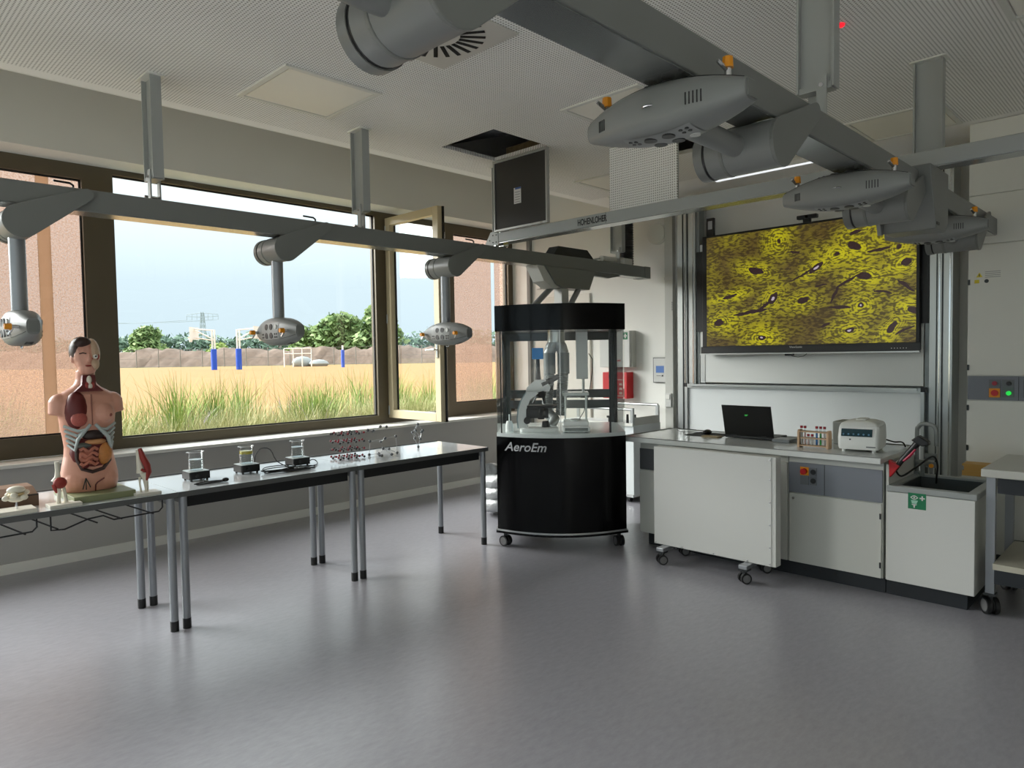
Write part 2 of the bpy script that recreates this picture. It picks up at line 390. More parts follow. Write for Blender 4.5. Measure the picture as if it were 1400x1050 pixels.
# earth mound: lumpy ridge behind the fence
def mound():
    mb = MB(); rnd = random.Random(3); rings = []
    prof = [(-5.5, 0), (-4.2, .9), (-3, 1.7), (-1.6, 2.25), (0, 2.45), (1.6, 2.2), (3.2, 1.2), (4.5, 0)]
    n = 190
    d = Vector((.7025, -.7117, 0)); nn = Vector((.7117, .7025, 0))
    for k in range(n+1):
        t = -1.2+k/n*3.4; c = Vector((30.3, 108.9, 0))+d*38*t+nn*8
        h = 1+.10*math.sin(k*.37)+.07*math.sin(k*1.1+1)
        rings.append([c+nn*(a+rnd.uniform(-.35, .35))+Vector((0, 0, GZ+(z*h+rnd.uniform(-.24, .24) if z > 0 else -.05))) for a, z in prof])
    v = [p for r in rings for p in r]; m = len(prof); f = []
    for k in range(n):
        for i in range(m-1): f.append((k*m+i, k*m+i+1, (k+1)*m+i+1, (k+1)*m+i))
    mb.add(v, f)
    return struct('hill_mound', 'long bare heap of brown earth behind the wire fence', 'earth mound', mb, mat('brown_earth', (108, 92, 80), .95, noise=.45, nscale=1.6, bump=.6), smooth=True)
mound()
fence = thing('wire_fence', 'thin wire fence in front of the earth mound', 'fence', (30.3, 108.9, GZ))
FM = mat('fence_post', (120, 118, 112), .6)
pm = MB().cyl((0, 0, 0), (0, 0, 2.5), .06, n=6).mesh('post', FM)
for k in range(-4, 20):
    p = Vector((31.96, 103.01, 0))+k*Vector((2.09, -2.13, 0)); o = bpy.data.objects.new('post', pm); link(o, fence)
    o.location = (p.x-30.3, p.y-108.9, 0)
for z in (.1, 1.2, 2.4):
    a = Vector((31.96, 103.01, 0))-4*Vector((2.09, -2.13, 0)); b = Vector((31.96, 103.01, 0))+19*Vector((2.09, -2.13, 0))
    part(fence, 'rail', MB().cyl((a.x, a.y, GZ+z), (b.x, b.y, GZ+z), .02, n=5), FM)
# basketball stands
WPAINT = mat('white_paint', (230, 228, 222), .5); BPAD = mat('blue_pad', (28, 78, 190), .6)
def hoop(px, py, sgn, label):
    t = thing('basketball_stand', label, 'basketball hoop', (px, py, GZ), group='basketball stands on the court')
    d = Vector((-.70*sgn, .714*sgn, 0)); n = Vector((.714, .70, 0))
    def at(a, z, s=0): return Vector((px, py, GZ+z))+d*a+n*s
    part(t, 'padding', MB().cyl(at(0, .02), at(0, 1.95), .26, n=12), BPAD, smooth=True)
    part(t, 'pole', MB().cyl(at(-.12, 1.9), at(-.12, 3.75), .08, n=8).cyl(at(.12, 1.9), at(.12, 3.75), .08, n=8), WPAINT)
    part(t, 'arm', MB().cyl(at(0, 3.7), at(1.7, 3.85), .07, n=6).cyl(at(0, 2.85), at(1.7, 3.75), .06, n=6).cyl(at(0, 2.75), at(1.7, 3.05), .06, n=6), WPAINT)
    c = at(1.75, 3.4); w = .9
    bd = MB(); q = [c+n*w*a+d*b+Vector((0, 0, z)) for a in (-1, 1) for b in (0, .05) for z in (-.55, .6)]
    bd.add(q, [(0, 1, 3, 2), (4, 6, 7, 5), (0, 4, 5, 1), (2, 3, 7, 6), (0, 2, 6, 4), (1, 5, 7, 3)])
    # the board is turned a little towards the building
    part(t, 'backboard', bd, WPAINT)
    rim = at(2.1, 3.05); part(t, 'rim', MB().tube([rim+Vector((.23*math.cos(a*.524), .23*math.sin(a*.524), 0)) for a in range(12)], .02, 5, closed=True), mat('rim_orange', (205, 90, 40), .5))
    part(t, 'net', MB().lathe([(.23, 0), (.13, -.4)], rim, 10), mat('net_white', (225, 225, 222), .8))
hoop(26.92, 65.33, 1, 'basketball stand whose white backboard shows below the power pylon')
hoop(28.54, 63.68, -1, 'basketball stand whose backboard hides behind the hanging service pod')
t = thing('net_post', 'slim blue padded post with a white tip on the court', 'post', (38.05, 61.17, GZ))
part(t, 'padding', MB().cyl((38.05, 61.17, GZ), (38.05, 61.17, GZ+1.75), .17, n=10), BPAD, smooth=True)
part(t, 'tip', MB().cyl((38.05, 61.17, GZ+1.75), (38.05, 61.17, GZ+2.2), .09, n=8), WPAINT, smooth=True)
g = thing('goal_frame', 'white tubular goal frame in front of the fence', 'goal', (39.9, 73.6, GZ))
gm = MB()
for k in (0, .33, .66, 1):
    x, y = 38.78+k*2.2, 74.69-k*2.2; gm.cyl((x, y, GZ), (x, y, GZ+2.1), .06, n=6)
for z in (1.5, 2.1): gm.cyl((38.78, 74.69, GZ+z), (40.98, 72.49, GZ+z), .06, n=6)
part(g, 'frame', gm, WPAINT)
single('tarp_heap', 'pale tarpaulin heap lying behind the goal frame', 'tarpaulin', MB().ell((41.5, 75.5, GZ+.45), (1.4, .8, .75), 10, 6).ell((42.9, 74.2, GZ+.3), (1.3, .8, .5), 10, 6), mat('pale_tarp', (160, 166, 166), .7), loc=(41.5, 75.5, GZ), smooth=True)
# power pylon
STEEL = mat('lattice_steel', (150, 160, 166), .6)
def pylon():
    t = thing('power_pylon', 'lattice power pylon on the horizon', 'pylon', (170, 427, GZ))
    mb = MB(); c = Vector((170, 427.2, 0)); a = Vector((.70, -.714, 0)); b = Vector((.714, .70, 0)); Z = [GZ, 10, 17, 23, 27, 30]; W = [3.0, 1.9, 1.3, 1.0, .8, .6]
    cor = [[c+a*w*i+b*w*j+Vector((0, 0, z)) for i, j in ((-1, -1), (1, -1), (1, 1), (-1, 1))] for z, w in zip(Z, W)]
    for k in range(5):
        for i in range(4):
            mb.cyl(cor[k][i], cor[k+1][i], .14, n=4); mb.cyl(cor[k][i], cor[k+1][(i+1) % 4], .09, n=4); mb.cyl(cor[k][(i+1) % 4], cor[k+1][i], .09, n=4)
    part(t, 'tower', mb, STEEL)
    for s in (-1, 1):
        m = MB(); tip = c+a*9.6*s+Vector((0, 0, 27.6))
        for z in (27, 29.6): m.cyl(c+Vector((0, 0, z)), tip+Vector((0, 0, (z-27)*.35)), .14, n=4)
        for k in (.35, .65, .98):
            q = c.lerp(tip, k); q.z = 27.4; m.cyl(q, q-Vector((0, 0, 2.0)), .10, n=4); m.cyl(q, q+Vector((0, 0, 2.2*(1-k)+.4)), .09, n=4)
        part(t, 'cross_arm', m, STEEL)
    wr = MB()
    for k, s in ((.65, -1), (.98, -1), (.65, 1), (.98, 1)):
        q = c+a*9.6*s*k+Vector((0, 0, 25.4)); far = q+Vector((-60, 60, 0)); pts = []
        for i in range(9): u = i/8; p = q.lerp(far, u); p.z -= 6*u*(1-u); pts.append(p)
        wr.tube(pts, .06, 4)
    part(t, 'wire', wr, STEEL)
pylon()
# trees
BARK = mat('bark', (92, 78, 60), .9)
def leafmat(n, c1, c2):
    m, nt, b = nodes_mat(n); g = nt.nodes.new('ShaderNodeNewGeometry')
    nt.links.new(mixc(nt, g.outputs['Random Per Island'], rgb(*c1), rgb(*c2)), b.inputs['Base Color']); b.inputs['Roughness'].default_value = .7
    b.inputs['Specular IOR Level'].default_value = .2; return m
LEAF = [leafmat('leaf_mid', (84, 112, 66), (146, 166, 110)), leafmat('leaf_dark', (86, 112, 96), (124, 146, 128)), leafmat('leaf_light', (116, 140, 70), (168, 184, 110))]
def crown_mb(blobs, n, size, rnd):
    mb = MB(); V = []; F = []
    tot = sum(r[0]*r[2] for _, r in blobs)
    for c, r in blobs:
        for _ in range(int(n*r[0]*r[2]/tot)):
            d = Vector((rnd.gauss(0, 1), rnd.gauss(0, 1), rnd.gauss(0, 1))).normalized()*rnd.uniform(.72, 1.05)
            p = Vector((c[0]+d.x*r[0], c[1]+d.y*r[1], c[2]+d.z*r[2]))
            u = Vector((rnd.gauss(0, 1), rnd.gauss(0, 1), rnd.gauss(0, 1))).normalized(); w = u.orthogonal().normalized(); s = size*rnd.uniform(.6, 1.3); k = len(V)
            V += [p-u*s-w*s*.5, p+u*s-w*s*.5, p+u*s+w*s*.5, p-u*s+w*s*.5]; F.append((k, k+1, k+2, k+3))
    mb.v = [tuple(p) for p in V]; mb.f = F
    return mb
def tree(name, label, x, y, h, w, kind, seed, n=1500, low=.12, cat='tree'):
    rnd = random.Random(seed); t = thing(name, label, cat, (x, y, GZ), group='trees beyond the sports field' if cat == 'tree' else 'shrubs beyond the mound')
    blobs = []
    for k in range(7):
        a = rnd.uniform(0, 6.28); q = rnd.uniform(0, .5)*w; z = h*(low+.18+rnd.uniform(.0, .52))
        rr_ = w*rnd.uniform(.38, .55); blobs.append(((x+q*math.cos(a), y+q*math.sin(a), GZ+z), (rr_, rr_, min(h*.28, h-z+.2))))
    blobs.append(((x, y, GZ+h*.72), (w*.55, w*.55, h*.28))); blobs.append(((x, y, GZ+h*.4), (w*.9, w*.9, h*.3)))
    part(t, 'crown', crown_mb(blobs, n, w*.10, rnd), LEAF[kind])
    part(t, 'trunk', MB().cyl((x, y, GZ-.1), (x, y, GZ+h*.6), w*.07, w*.03, n=6), BARK)
tree('broad_tree', 'large round green tree left of the pylon', 48.6, 150.6, 7.7, 4.2, 0, 1, 2200)
tree('broad_tree', 'tall leafy tree rising right of the hanging pod', 65.2, 105.2, 8.7, 5.0, 0, 2, 2600)
tree('broad_tree', 'leafy tree cut off by the window mullion', 66.5, 95.5, 9.4, 4.6, 0, 3, 2600)
tree('broad_tree', 'lower bushy tree next to the tall leafy one', 63.5, 113.6, 6.6, 3.6, 0, 4, 1600)
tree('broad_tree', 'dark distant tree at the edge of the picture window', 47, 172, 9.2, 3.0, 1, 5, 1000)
tree('shrub', 'bright yellow-green shrub below the backboard', 66, 158, 4.6, 3.4, 2, 6, 900, cat='shrub')
tree('shrub', 'olive shrub between the two basketball stands', 84, 148, 6.6, 4.6, 2, 7, 1100, cat='shrub')
tree('shrub', 'rounded shrub right of the second basketball stand', 76, 140, 5.0, 3.0, 2, 8, 800, cat='shrub')
tree('shrub', 'green shrub behind the goal frame', 66, 121, 4.2, 3.6, 2, 9, 900, cat='shrub')
rnd = random.Random(11); bl = []
for k in range(80):
    u = k/79*1.9-.45; x, y = 80.7+u*70.6, 289.2-u*71.8; h = rnd.uniform(9.0, 12.0); r = rnd.uniform(3.5, 5.5)
    bl += [((x, y, h-3.5), (r, r, 3.6)), ((x, y, h*.45), (r*1.1, r*1.1, h*.45))]
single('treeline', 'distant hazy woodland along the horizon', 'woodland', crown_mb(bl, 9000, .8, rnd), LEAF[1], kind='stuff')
# ornamental grasses in the bed under the windows
def blade(V, F, p, h, lean, az, w, curl):
    k = len(V); d = Vector((math.cos(az), math.sin(az), 0)); s = Vector((-d.y, d.x, 0))*w
    for i in range(5):
        t = i/4; q = Vector(p)+d*lean*h*(t**curl)+Vector((0, 0, h*(t-.28*lean*t**3))); ww = s*(1-t*.92)
        V += [q-ww, q+ww]
    for i in range(4): a = k+2*i; F.append((a, a+1, a+3, a+2))
def grass(name, label, m, spots, seed):
    rnd = random.Random(seed); V = []; F = []
    for x, y, n, h, sp, w in spots:
        for _ in range(n):
            a = rnd.uniform(0, 6.283); q = abs(rnd.gauss(0, sp))
            blade(V, F, (x+q*math.cos(a), y+q*math.sin(a), GZ-.1), h*rnd.uniform(.6, 1.1), rnd.uniform(.05, .6), a+rnd.gauss(0, .6), w, 2.2)
    mb = MB(); mb.v = [tuple(p) for p in V]; mb.f = F
    single(name, label, 'grass', mb, m, kind='stuff')
rnd = random.Random(21)
sp = [(x+rnd.uniform(-.2, .2), rnd.choice((8.2, 8.9, 9.6)), 130, rnd.uniform(.74, .98), .17, .007) for x in [1.0+.36*k for k in range(23)]]
grass('tall_grass', 'tall green ornamental grass growing outside the windows', leafmat('grass_green', (92, 128, 52), (160, 178, 96)), sp, 22)
sp = [(x, y, 130, rnd.uniform(.46, .66), .2, .006) for x in [.6+.26*k for k in range(34)] for y in (7.75, 8.1, 8.5)]
grass('feather_grass', 'pale feathery grass right below the window edge', leafmat('grass_pale', (150, 158, 108), (212, 204, 158)), sp, 23)
sp = [(x, rnd.uniform(8.6, 10.2), 10, rnd.uniform(.95, 1.18), .22, .0035) for x in [1.2+.3*k for k in range(28)]]
grass('grass_plumes', 'thin arching seed stalks above the ornamental grass', leafmat('grass_straw', (150, 128, 72), (190, 160, 100)), sp, 24)
sp = [(x, rnd.uniform(8.0, 9.0), 16, .62, .12, .008) for x in (3.0, 3.15, 3.3, 4.5, 4.6)]
grass('lavender_spikes', 'pale purple flower spikes among the grass', leafmat('lavender', (150, 132, 170), (190, 172, 196)), sp, 25)
# ================================================================ ceiling fittings
PANW = mat('luminaire_panel', (246, 243, 232), .5)
def ceiling_panel(label, x0, x1, y0, y1):
    t = thing('ceiling_light', label, 'ceiling light', (x0, y0, ZC-.012), group='square flush ceiling lights, switched off')
    part(t, 'frame', MB().box(x0, x1, y0, y0+.03, ZC-.012, ZC-.0005).box(x0, x1, y1-.03, y1, ZC-.012, ZC-.0005).box(x0, x0+.03, y0+.03, y1-.03, ZC-.012, ZC-.0005).box(x1-.03, x1, y0+.03, y1-.03, ZC-.012, ZC-.0005), TRIMW)
    part(t, 'diffuser', MB().box(x0+.038, x1-.038, y0+.038, y1-.038, ZC-.009, ZC-.0005), PANW)
ceiling_panel('square ceiling light panel above the picture window', 1.96, 2.60, 3.655, 4.285)
ceiling_panel('square ceiling light panel beyond the open black hatch', 5.24, 5.86, 3.66, 4.285)
ceiling_panel('square ceiling light panel hidden partly behind the biggest folded pod', 3.64, 4.26, 2.47, 3.09)
ceiling_panel('square ceiling light panel behind the second ceiling post', 5.38, 6.0, 1.257, 1.88)
ceiling_panel('square ceiling light panel at the top right corner', 3.70, 4.327, .08, .709)
d = thing('air_diffuser', 'square swirl air diffuser with radial black slots', 'air vent', (2.335, 2.805, ZC-.012))
part(d, 'plate', MB().box(2.035, 2.635, 2.505, 3.105, ZC-.010, ZC-.0005), mat('diffuser_white', (205, 203, 196), .4), bevel=.003)
VOID = mat('dark_void', (8, 8, 8), .9)
sm = MB().box(.125, .255, -.011, .011, -.0022, 0).mesh('slot', VOID)
for k in range(24):
    o = bpy.data.objects.new('slot', sm); link(o, d); o.location = (0, 0, .0015); o.rotation_euler = (0, 0, k*math.pi/12+.1)
# open hatches
HF = mat('hatch_frame', (176, 178, 176), .4, metal=.5)
h = thing('ceiling_hatch', 'open ceiling hatch door hanging with its black side forward', 'ceiling hatch', (4.19, 3.99, ZC))
bp_ = part(h, 'board', MB().box(4.178, 4.192, 3.70, 4.275, 2.605, ZC-.012), mat('hatch_black', (38, 38, 37), .55, noise=.08, nscale=12))
part(h, 'edge_profile', MB().box(4.168, 4.20, 3.685, 3.70, 2.59, ZC-.01).box(4.168, 4.20, 4.275, 4.29, 2.59, ZC-.01).box(4.168, 4.20, 3.70, 4.275, 2.59, 2.606).box(4.168, 4.20, 3.70, 4.275, ZC-.03, ZC-.012), HF)
st = part(h, 'sticker', MB().box(4.1765, 4.178, 3.975, 4.055, 2.79, 2.92), mat('paper_white', (205, 205, 205), .6))
part(st, 'sticker_header', MB().box(4.1758, 4.1765, 3.975, 4.04, 2.905, 2.92), mat('print_blue', (60, 90, 150), .6))
for z in (2.80, 2.82, 2.84, 2.86, 2.88): part(st, 'print_line', MB().box(4.176, 4.1765, 3.985, 4.045, z, z+.006), mat('print_grey', (140, 140, 140), .6))
part(h, 'latch', MB().box(4.165, 4.172, 3.73, 3.76, 2.592, 2.604), CHROME)
h = thing('ceiling_hatch', 'open perforated ceiling hatch door hanging above the beam with lettering', 'ceiling hatch', (4.60, 3.08, ZC))
part(h, 'board', MB().box(4.588, 4.602, 2.775, 3.385, 2.59, ZC-.012), PERF)
part(h, 'edge_profile', MB().box(4.602, 4.615, 2.775, 2.79, 2.59, ZC-.012).box(4.602, 4.615, 3.37, 3.385, 2.59, ZC-.012), HF)
single('ventilation_duct', 'dark round ventilation duct inside the open hatch', 'duct', MB().cyl((4.0, 4.62, 3.50), (4.45, 3.2, 3.50), .13, n=28).cyl((4.19, 4.03, 3.50), (4.21, 3.97, 3.50), .137, n=28).cyl((4.1, 4.3, 3.6), (4.1, 4.3, ZS), .008, n=6).cyl((4.35, 3.5, 3.6), (4.35, 3.5, ZS), .008, n=6), mat('duct_steel', (120, 122, 124), .35, metal=.7), loc=(4.2, 3.95, 3.5), smooth=True)
single('mineral_wool', 'brown mineral wool batt lying in the ceiling void', 'insulation', MB().box(4.24, 4.9, 3.55, 4.2, ZC+.032, ZC+.10), mat('mineral_wool', (96, 80, 54), .95, noise=.4, nscale=25, bump=.8), loc=(4.5, 3.85, ZC+.03))
# board light, indicator
t = thing('linear_lamp', 'long white strip lamp glowing under the ceiling before the screen', 'lamp', (6.15, 2.3, ZC))
part(t, 'housing', MB().box(6.10, 6.20, 2.0, 3.32, ZC-.03, ZC-.0005), TRIMW)
part(t, 'light_strip', MB().box(6.125, 6.175, 2.02, 3.30, ZC-.034, ZC-.0301), mat('strip_glow', (240, 243, 246), .5, emit=(240, 245, 250), estr=.75))
single('indicator_lamp', 'tiny red indicator lamp on the ceiling by the nearest post', 'lamp', MB().lathe([(.022, 0), (.020, -.01), (.004, -.014)], (3.75, 1.325, ZC-.0005), 14), mat('red_glow', (200, 20, 30), .4, emit=(255, 20, 40), estr=1.2), loc=(3.75, 1.325, ZC-.001), smooth=True)

# ================================================================ overhead service rails
ZB0, ZB1 = 2.355, 2.475
SHINY = mat('polished_underside', (170, 174, 172), .2, metal=.7)
def post(parent, x, yc, zb):
    p = part(parent, 'post', MB().box(x-.004, x+.004, yc-.068, yc+.068, zb, ZC-.006).box(x-.03, x+.03, yc-.075, yc-.066, zb, ZC-.006).box(x-.03, x+.03, yc+.066, yc+.075, zb, ZC-.006), POSTG)
    part(p, 'ceiling_plate', MB().prism(rr(x-.05, x+.05, yc-.095, yc+.095, .02), 'z', ZC-.008, ZC-.0005), TRIMW)
    part(p, 'hanger', MB().box(x-.028, x+.028, yc-.064, yc+.064, zb-.004, zb+.02).box(x-.04, x-.032, yc-.05, yc-.01, ZB1, zb+.05).box(x+.032, x+.04, yc+.01, yc+.05, ZB1, zb+.05), POSTG)
    part(p, 'bolt', MB().cyl((x-.045, yc-.03, zb+.01), (x+.045, yc-.03, zb+.01), .009, n=8).cyl((x-.045, yc+.03, ZB1+.03), (x+.045, yc+.03, ZB1+.03), .009, n=8), CHROME, smooth=True)
def rail(label, x0, x1, y0, y1, posts, yp):
    t = thing('service_rail', label, 'ceiling rail', (x0, (y0+y1)/2, ZB0))
    part(t, 'beam', MB().box(x0, x1, y0, y1, ZB0+.004, ZB1), ALUP, bevel=.004)
    part(t, 'underside', MB().box(x0, x1, y0+.008, y1-.008, ZB0, ZB0+.004), SHINY)
    part(t, 'end_cap', MB().box(x1, x1+.11, y0-.004, y1+.004, ZB0-.003, ZB1+.003), ALUP, bevel=.004)
    for x in posts: post(t, x, yp, 2.60)
    return t
railA = rail('grey overhead service rail running along the windows', -2.6, 6.42, 4.285, 4.435, (-1.3, .08, 1.489, 2.903, 4.33, 6.05), 4.37)
railB = rail('grey overhead service rail running above the teacher desk', -.4, 6.3, 1.06, 1.21, (1.29, 2.95, 4.585, 6.24), 1.13)
for x in (1.2, 1.3): part(railB, 'rivet', MB().cyl((x, 1.056, 2.44), (x, 1.06, 2.44), .006, n=10), CHROME)
# cross rail with lettering
t = thing('cross_rail', 'grey cross rail with black lettering between the two service rails', 'ceiling rail', (4.26, 1.2, 2.50))
part(t, 'beam', MB().box(4.20, 4.32, -2.6, 4.27, 2.504, 2.588), POSTG, bevel=.004)
part(t, 'underside', MB().box(4.205, 4.315, -2.6, 4.27, 2.499, 2.504), SHINY)
g_ = part(t, 'gusset_plate', MB().prism([(4.27, 2.485), (4.27, 2.60), (4.36, 2.60), (4.44, 2.485)], 'x', 4.195, 4.2), mat('gusset_light', (176, 180, 178), .4))
for y, z in ((4.29, 2.57), (4.29, 2.51), (4.33, 2.57), (4.33, 2.51), (4.37, 2.53)): part(g_, 'bolt', MB().cyl((4.190, y, z), (4.195, y, z), .005, n=8), BLACK)
part(t, 'foot', MB().box(4.23, 4.29, 4.24, 4.30, ZB1, 2.50), CHROME)
part(t, 'seam', MB().box(4.1992, 4.2, 3.137, 3.140, 2.508, 2.586), DARKM)
text(t, 'HOHENLOHER', .066, facing((4.1985, 3.267, 2.543), (0, -1, 0), (0, 0, 1)) @ Matrix.Diagonal((.62, 1, 1, 1)), BLACK, bold=.0014)

def teardrop(x, zc, r=.085):
    c2 = (x+.30, ZB1-.034, .032); out = []
    ang = math.atan2(c2[1]-zc, c2[0]-x); k = math.acos((r-c2[2])/math.hypot(c2[0]-x, c2[1]-zc))
    for i in range(17): a = ang+k+(2*math.pi-2*k)*i/16; out.append((x+r*math.cos(a), zc+r*math.sin(a)))
    for i in range(7): a = ang-k+2*k*i/6; out.append((c2[0]+c2[2]*math.cos(a), c2[1]+c2[2]*math.sin(a)))
    return out
def service_arm(label, x, yc, fold, group):
    """arm head under a rail with a swivelling pod; fold turns the arm up along the rail"""
    zc = 2.268; t = thing('pendant_pod', label, 'service pod', (x, yc, zc), group=group)
    M = Matrix.Translation((x, yc, zc)) @ Matrix.Rotation(R(90 if fold else 0), 4, 'Y') @ Matrix.Translation((-x, -yc, -zc))
    for ys in ((yc-.102, yc-.088), (yc+.088, yc+.102)):
        part(t, 'cheek', MB().prism(teardrop(x, zc), 'y', *ys), ALUP, bevel=.003)
    part(t, 'drum', MB().cyl((x, yc-.09, zc), (x, yc+.165, zc), .082, n=32), ALUD, smooth=True)
    part(t, 'drum_rim', MB().cyl((x, yc+.165, zc), (x, yc+.20, zc), .086, n=32), ALUP, smooth=True)
    part(t, 'drum_gap', MB().cyl((x, yc+.157, zc), (x, yc+.166, zc), .0826, n=32), BLACK, smooth=True)
    part(t, 'tube', MB().cyl((x, yc+.04, zc-.05), (x, yc+.04, zc-.46), .038, n=20).xf(M), GREYM if not fold else ALUD, smooth=True)
    # boat shaped pod
    hfun = lambda u: .094*(1-.72*abs(u)**2.2) if u > 0 else .094*(1-.58*abs(u)**2.2)
    tfun = lambda u: .078*(1-.62*abs(u)**2.0)
    zp = zc-.54; rings = []
    for k in range(13):
        u = -1+2*k/12; y = yc+.03+u*.275
        hh, tt = hfun(u), tfun(u)
        rings.append([(x+math.copysign(abs(math.cos(a))**.55, math.cos(a))*tt, y, zp+math.copysign(abs(math.sin(a))**.75, math.sin(a))*hh) for a in [2*math.pi*i/28 for i in range(28)]])
    pod = part(t, 'pod', MB().loft(rings).xf(M), ALUD, smooth=True)
    part(pod, 'end_face', MB().box(x-.022, x+.022, yc-.250, yc-.2445, zp-.028, zp+.028).xf(M), ALUP)
    def surf(dy, dz):
        u = (dy-.03)/.275; hh, tt = hfun(u), tfun(u); sn = min(abs(dz)/hh, .98)**(1/.75); return tt*math.sqrt(1-sn*sn)**.55
    for sx in (-1, 1):
        g = MB(); V = []; F = []; ny, nz = 10, 8
        for a in range(ny+1):
            for b_ in range(nz+1):
                dy, dz = -.085+.23*a/ny, -.056+.112*b_/nz; V.append((x+sx*(surf(dy, dz)+.0016), yc+dy, zp+dz))
        n0 = len(V); V += [(p[0]-sx*.004, p[1], p[2]) for p in V]
        for a in range(ny):
            for b_ in range(nz):
                k = a*(nz+1)+b_; q4 = (k, k+1, k+nz+2, k+nz+1); F += [q4, tuple(n0+v for v in reversed(q4))]
        part(pod, 'socket_panel', g.add(V, F).xf(M), mat('socket_panel', (148, 150, 148), .45), smooth=True)
        def disc(name, dy, dz, r, h, m, n=14):
            f = x+sx*(surf(dy, dz)+.0016); part(pod, name, MB().cyl((f-sx*.004, yc+dy, zp+dz), (f+sx*h, yc+dy, zp+dz), r, n=n).xf(M), m)
        for dy in (.0, .062):
            for dz in (-.028, .028): disc('socket', dy, dz, .020, .0022, BLACK, 16)
        for dy in (-.066, -.046, .108, .128):
            for dz in (-.018, -.038): disc('jack', dy, dz, .0062, .002, BLACK, 8)
        disc('switch', -.056, .028, .016, .003, WHITE)
    for dy in (-.175, .245):
        q = x-tfun((dy-.03)/.275)
        tp = part(pod, 'gas_tap', MB().cyl((q+.015, yc+dy, zp), (q-.028, yc+dy, zp), .010, n=12).cyl((q-.018, yc+dy, zp), (q-.038, yc+dy+.01, zp-.040), .007, .006, n=8).xf(M), CHROME, smooth=True)
        part(tp, 'tap_knob', MB().cyl((q-.026, yc+dy, zp), (q-.056, yc+dy, zp), .0165, .0145, n=8).xf(M), YEL)
    for dy in (-.135, -.124, -.113, -.102, -.091, .205, .213, .221, .229):
        hv = hfun((dy-.03)/.275); part(pod, 'vent_slot', MB().box(x-.012, x+.022, yc+dy, yc+dy+.0032, zp-hv-.0008, zp-hv+.02).xf(M), BLACK)
    part(pod, 'hook', MB().tube([(x, yc+.03+.018*math.cos(a), zp-.092-.012*math.sin(a)) for a in [math.pi*i/8 for i in range(9)]], .003, 6).xf(M), CHROME)
    part(pod, 'seam', MB().tube([(x-tfun(u)*.93, yc+.03+u*.275, zp-hfun(u)*.60) for u in [-.97+.0975*k for k in range(21)]], .0016, 5).xf(M), DARKM)
    return t
GA = 'service arms hanging from the rail by the windows'; GB = 'folded service arms under the rail above the desk'
service_arm('hanging service arm with socket pod beside the torso model', .812, 4.36, False, GA)
service_arm('hanging service arm with socket pod before the picture window', 2.253, 4.36, False, GA)
service_arm('hanging service arm with socket pod before the open casement', 3.712, 4.36, False, GA)
service_arm('folded service arm whose drum juts in at the top edge of the picture', .92, 1.135, True, GB)
service_arm('folded service arm with the biggest pod, in front of the perforated hatch door', 2.40, 1.135, True, GB)
service_arm('folded service arm whose pod hangs over the top edge of the screen', 3.90, 1.135, True, GB)
service_arm('folded service arm farthest along the rail, above the wall cabinet', 5.42, 1.135, True, GB)
# hook brackets on rail A
for n_, x in (('left', 1.06), ('mid', 2.50), ('far', 3.96)):
    part(railA, 'cable_hook', MB().tube([(x, 4.32, ZB1), (x, 4.32, ZB1+.018), (x-.015, 4.32, ZB1+.028), (x-.09, 4.32, ZB1+.03)], .006, 6), BLACK)
# junction housing under the crossing
t = thing('junction_housing', 'grey slanted junction housing where the two rails cross', 'junction box', (4.3, 1.13, 2.17))
part(t, 'body', MB().prism([(4.10, 2.50), (4.46, 2.50), (4.46, 2.23), (4.40, 2.18), (4.22, 2.18)], 'y', 1.0, 1.26), ALUP, bevel=.006)
part(t, 'side_plate', MB().prism([(4.07, 2.44), (4.10, 2.50), (4.22, 2.18), (4.18, 2.17)], 'y', 1.255, 1.275), ALUD)
part(t, 'slot', MB().box(4.22, 4.27, .997, 1.0, 2.20, 2.215), BLACK)
# connection from rail A down to the glass hood
t = thing('exhaust_connector', 'rail mounted exhaust connector with white column and struts above the glass hood', 'connector', (5.2, 4.36, 2.1))
part(t, 'housing', MB().prism([(4.80, 2.36), (4.95, 2.20), (5.05, 2.17), (5.45, 2.17), (5.55, 2.36)], 'y', 4.275, 4.445), ALUP, bevel=.004)
part(t, 'cover', MB().prism([(4.95, 2.48), (5.02, 2.56), (5.45, 2.56), (5.55, 2.48)], 'y', 4.30, 4.42), DARKM)
part(t, 'collar', MB().prism([(4.70, 2.36), (4.80, 2.36), (4.95, 2.20), (5.03, 2.17), (4.93, 2.16), (4.80, 2.22)], 'y', 4.29, 4.43), WHITE)
part(t, 'column', MB().box(5.07, 5.17, 4.31, 4.41, 1.965, 2.17), WHITE, bevel=.004)
part(t, 'strut', MB().cyl((5.5, 4.36, 2.33), (5.10, 4.25, 1.985), .028, n=12), GREYM, smooth=True)
part(t, 'strut', MB().cyl((5.05, 4.40, 2.2), (4.72, 4.36, 1.985), .028, n=12), GREYM, smooth=True)
part(t, 'lever', MB().prism([(5.45, 2.36), (5.95, 2.36), (6.0, 2.345), (5.8, 2.31), (5.5, 2.32)], 'y', 4.30, 4.34), ALUP)
part(t, 'base_plate', MB().box(4.9, 5.2, 4.2, 4.46, 1.955, 1.99), DARKM, bevel=.003)
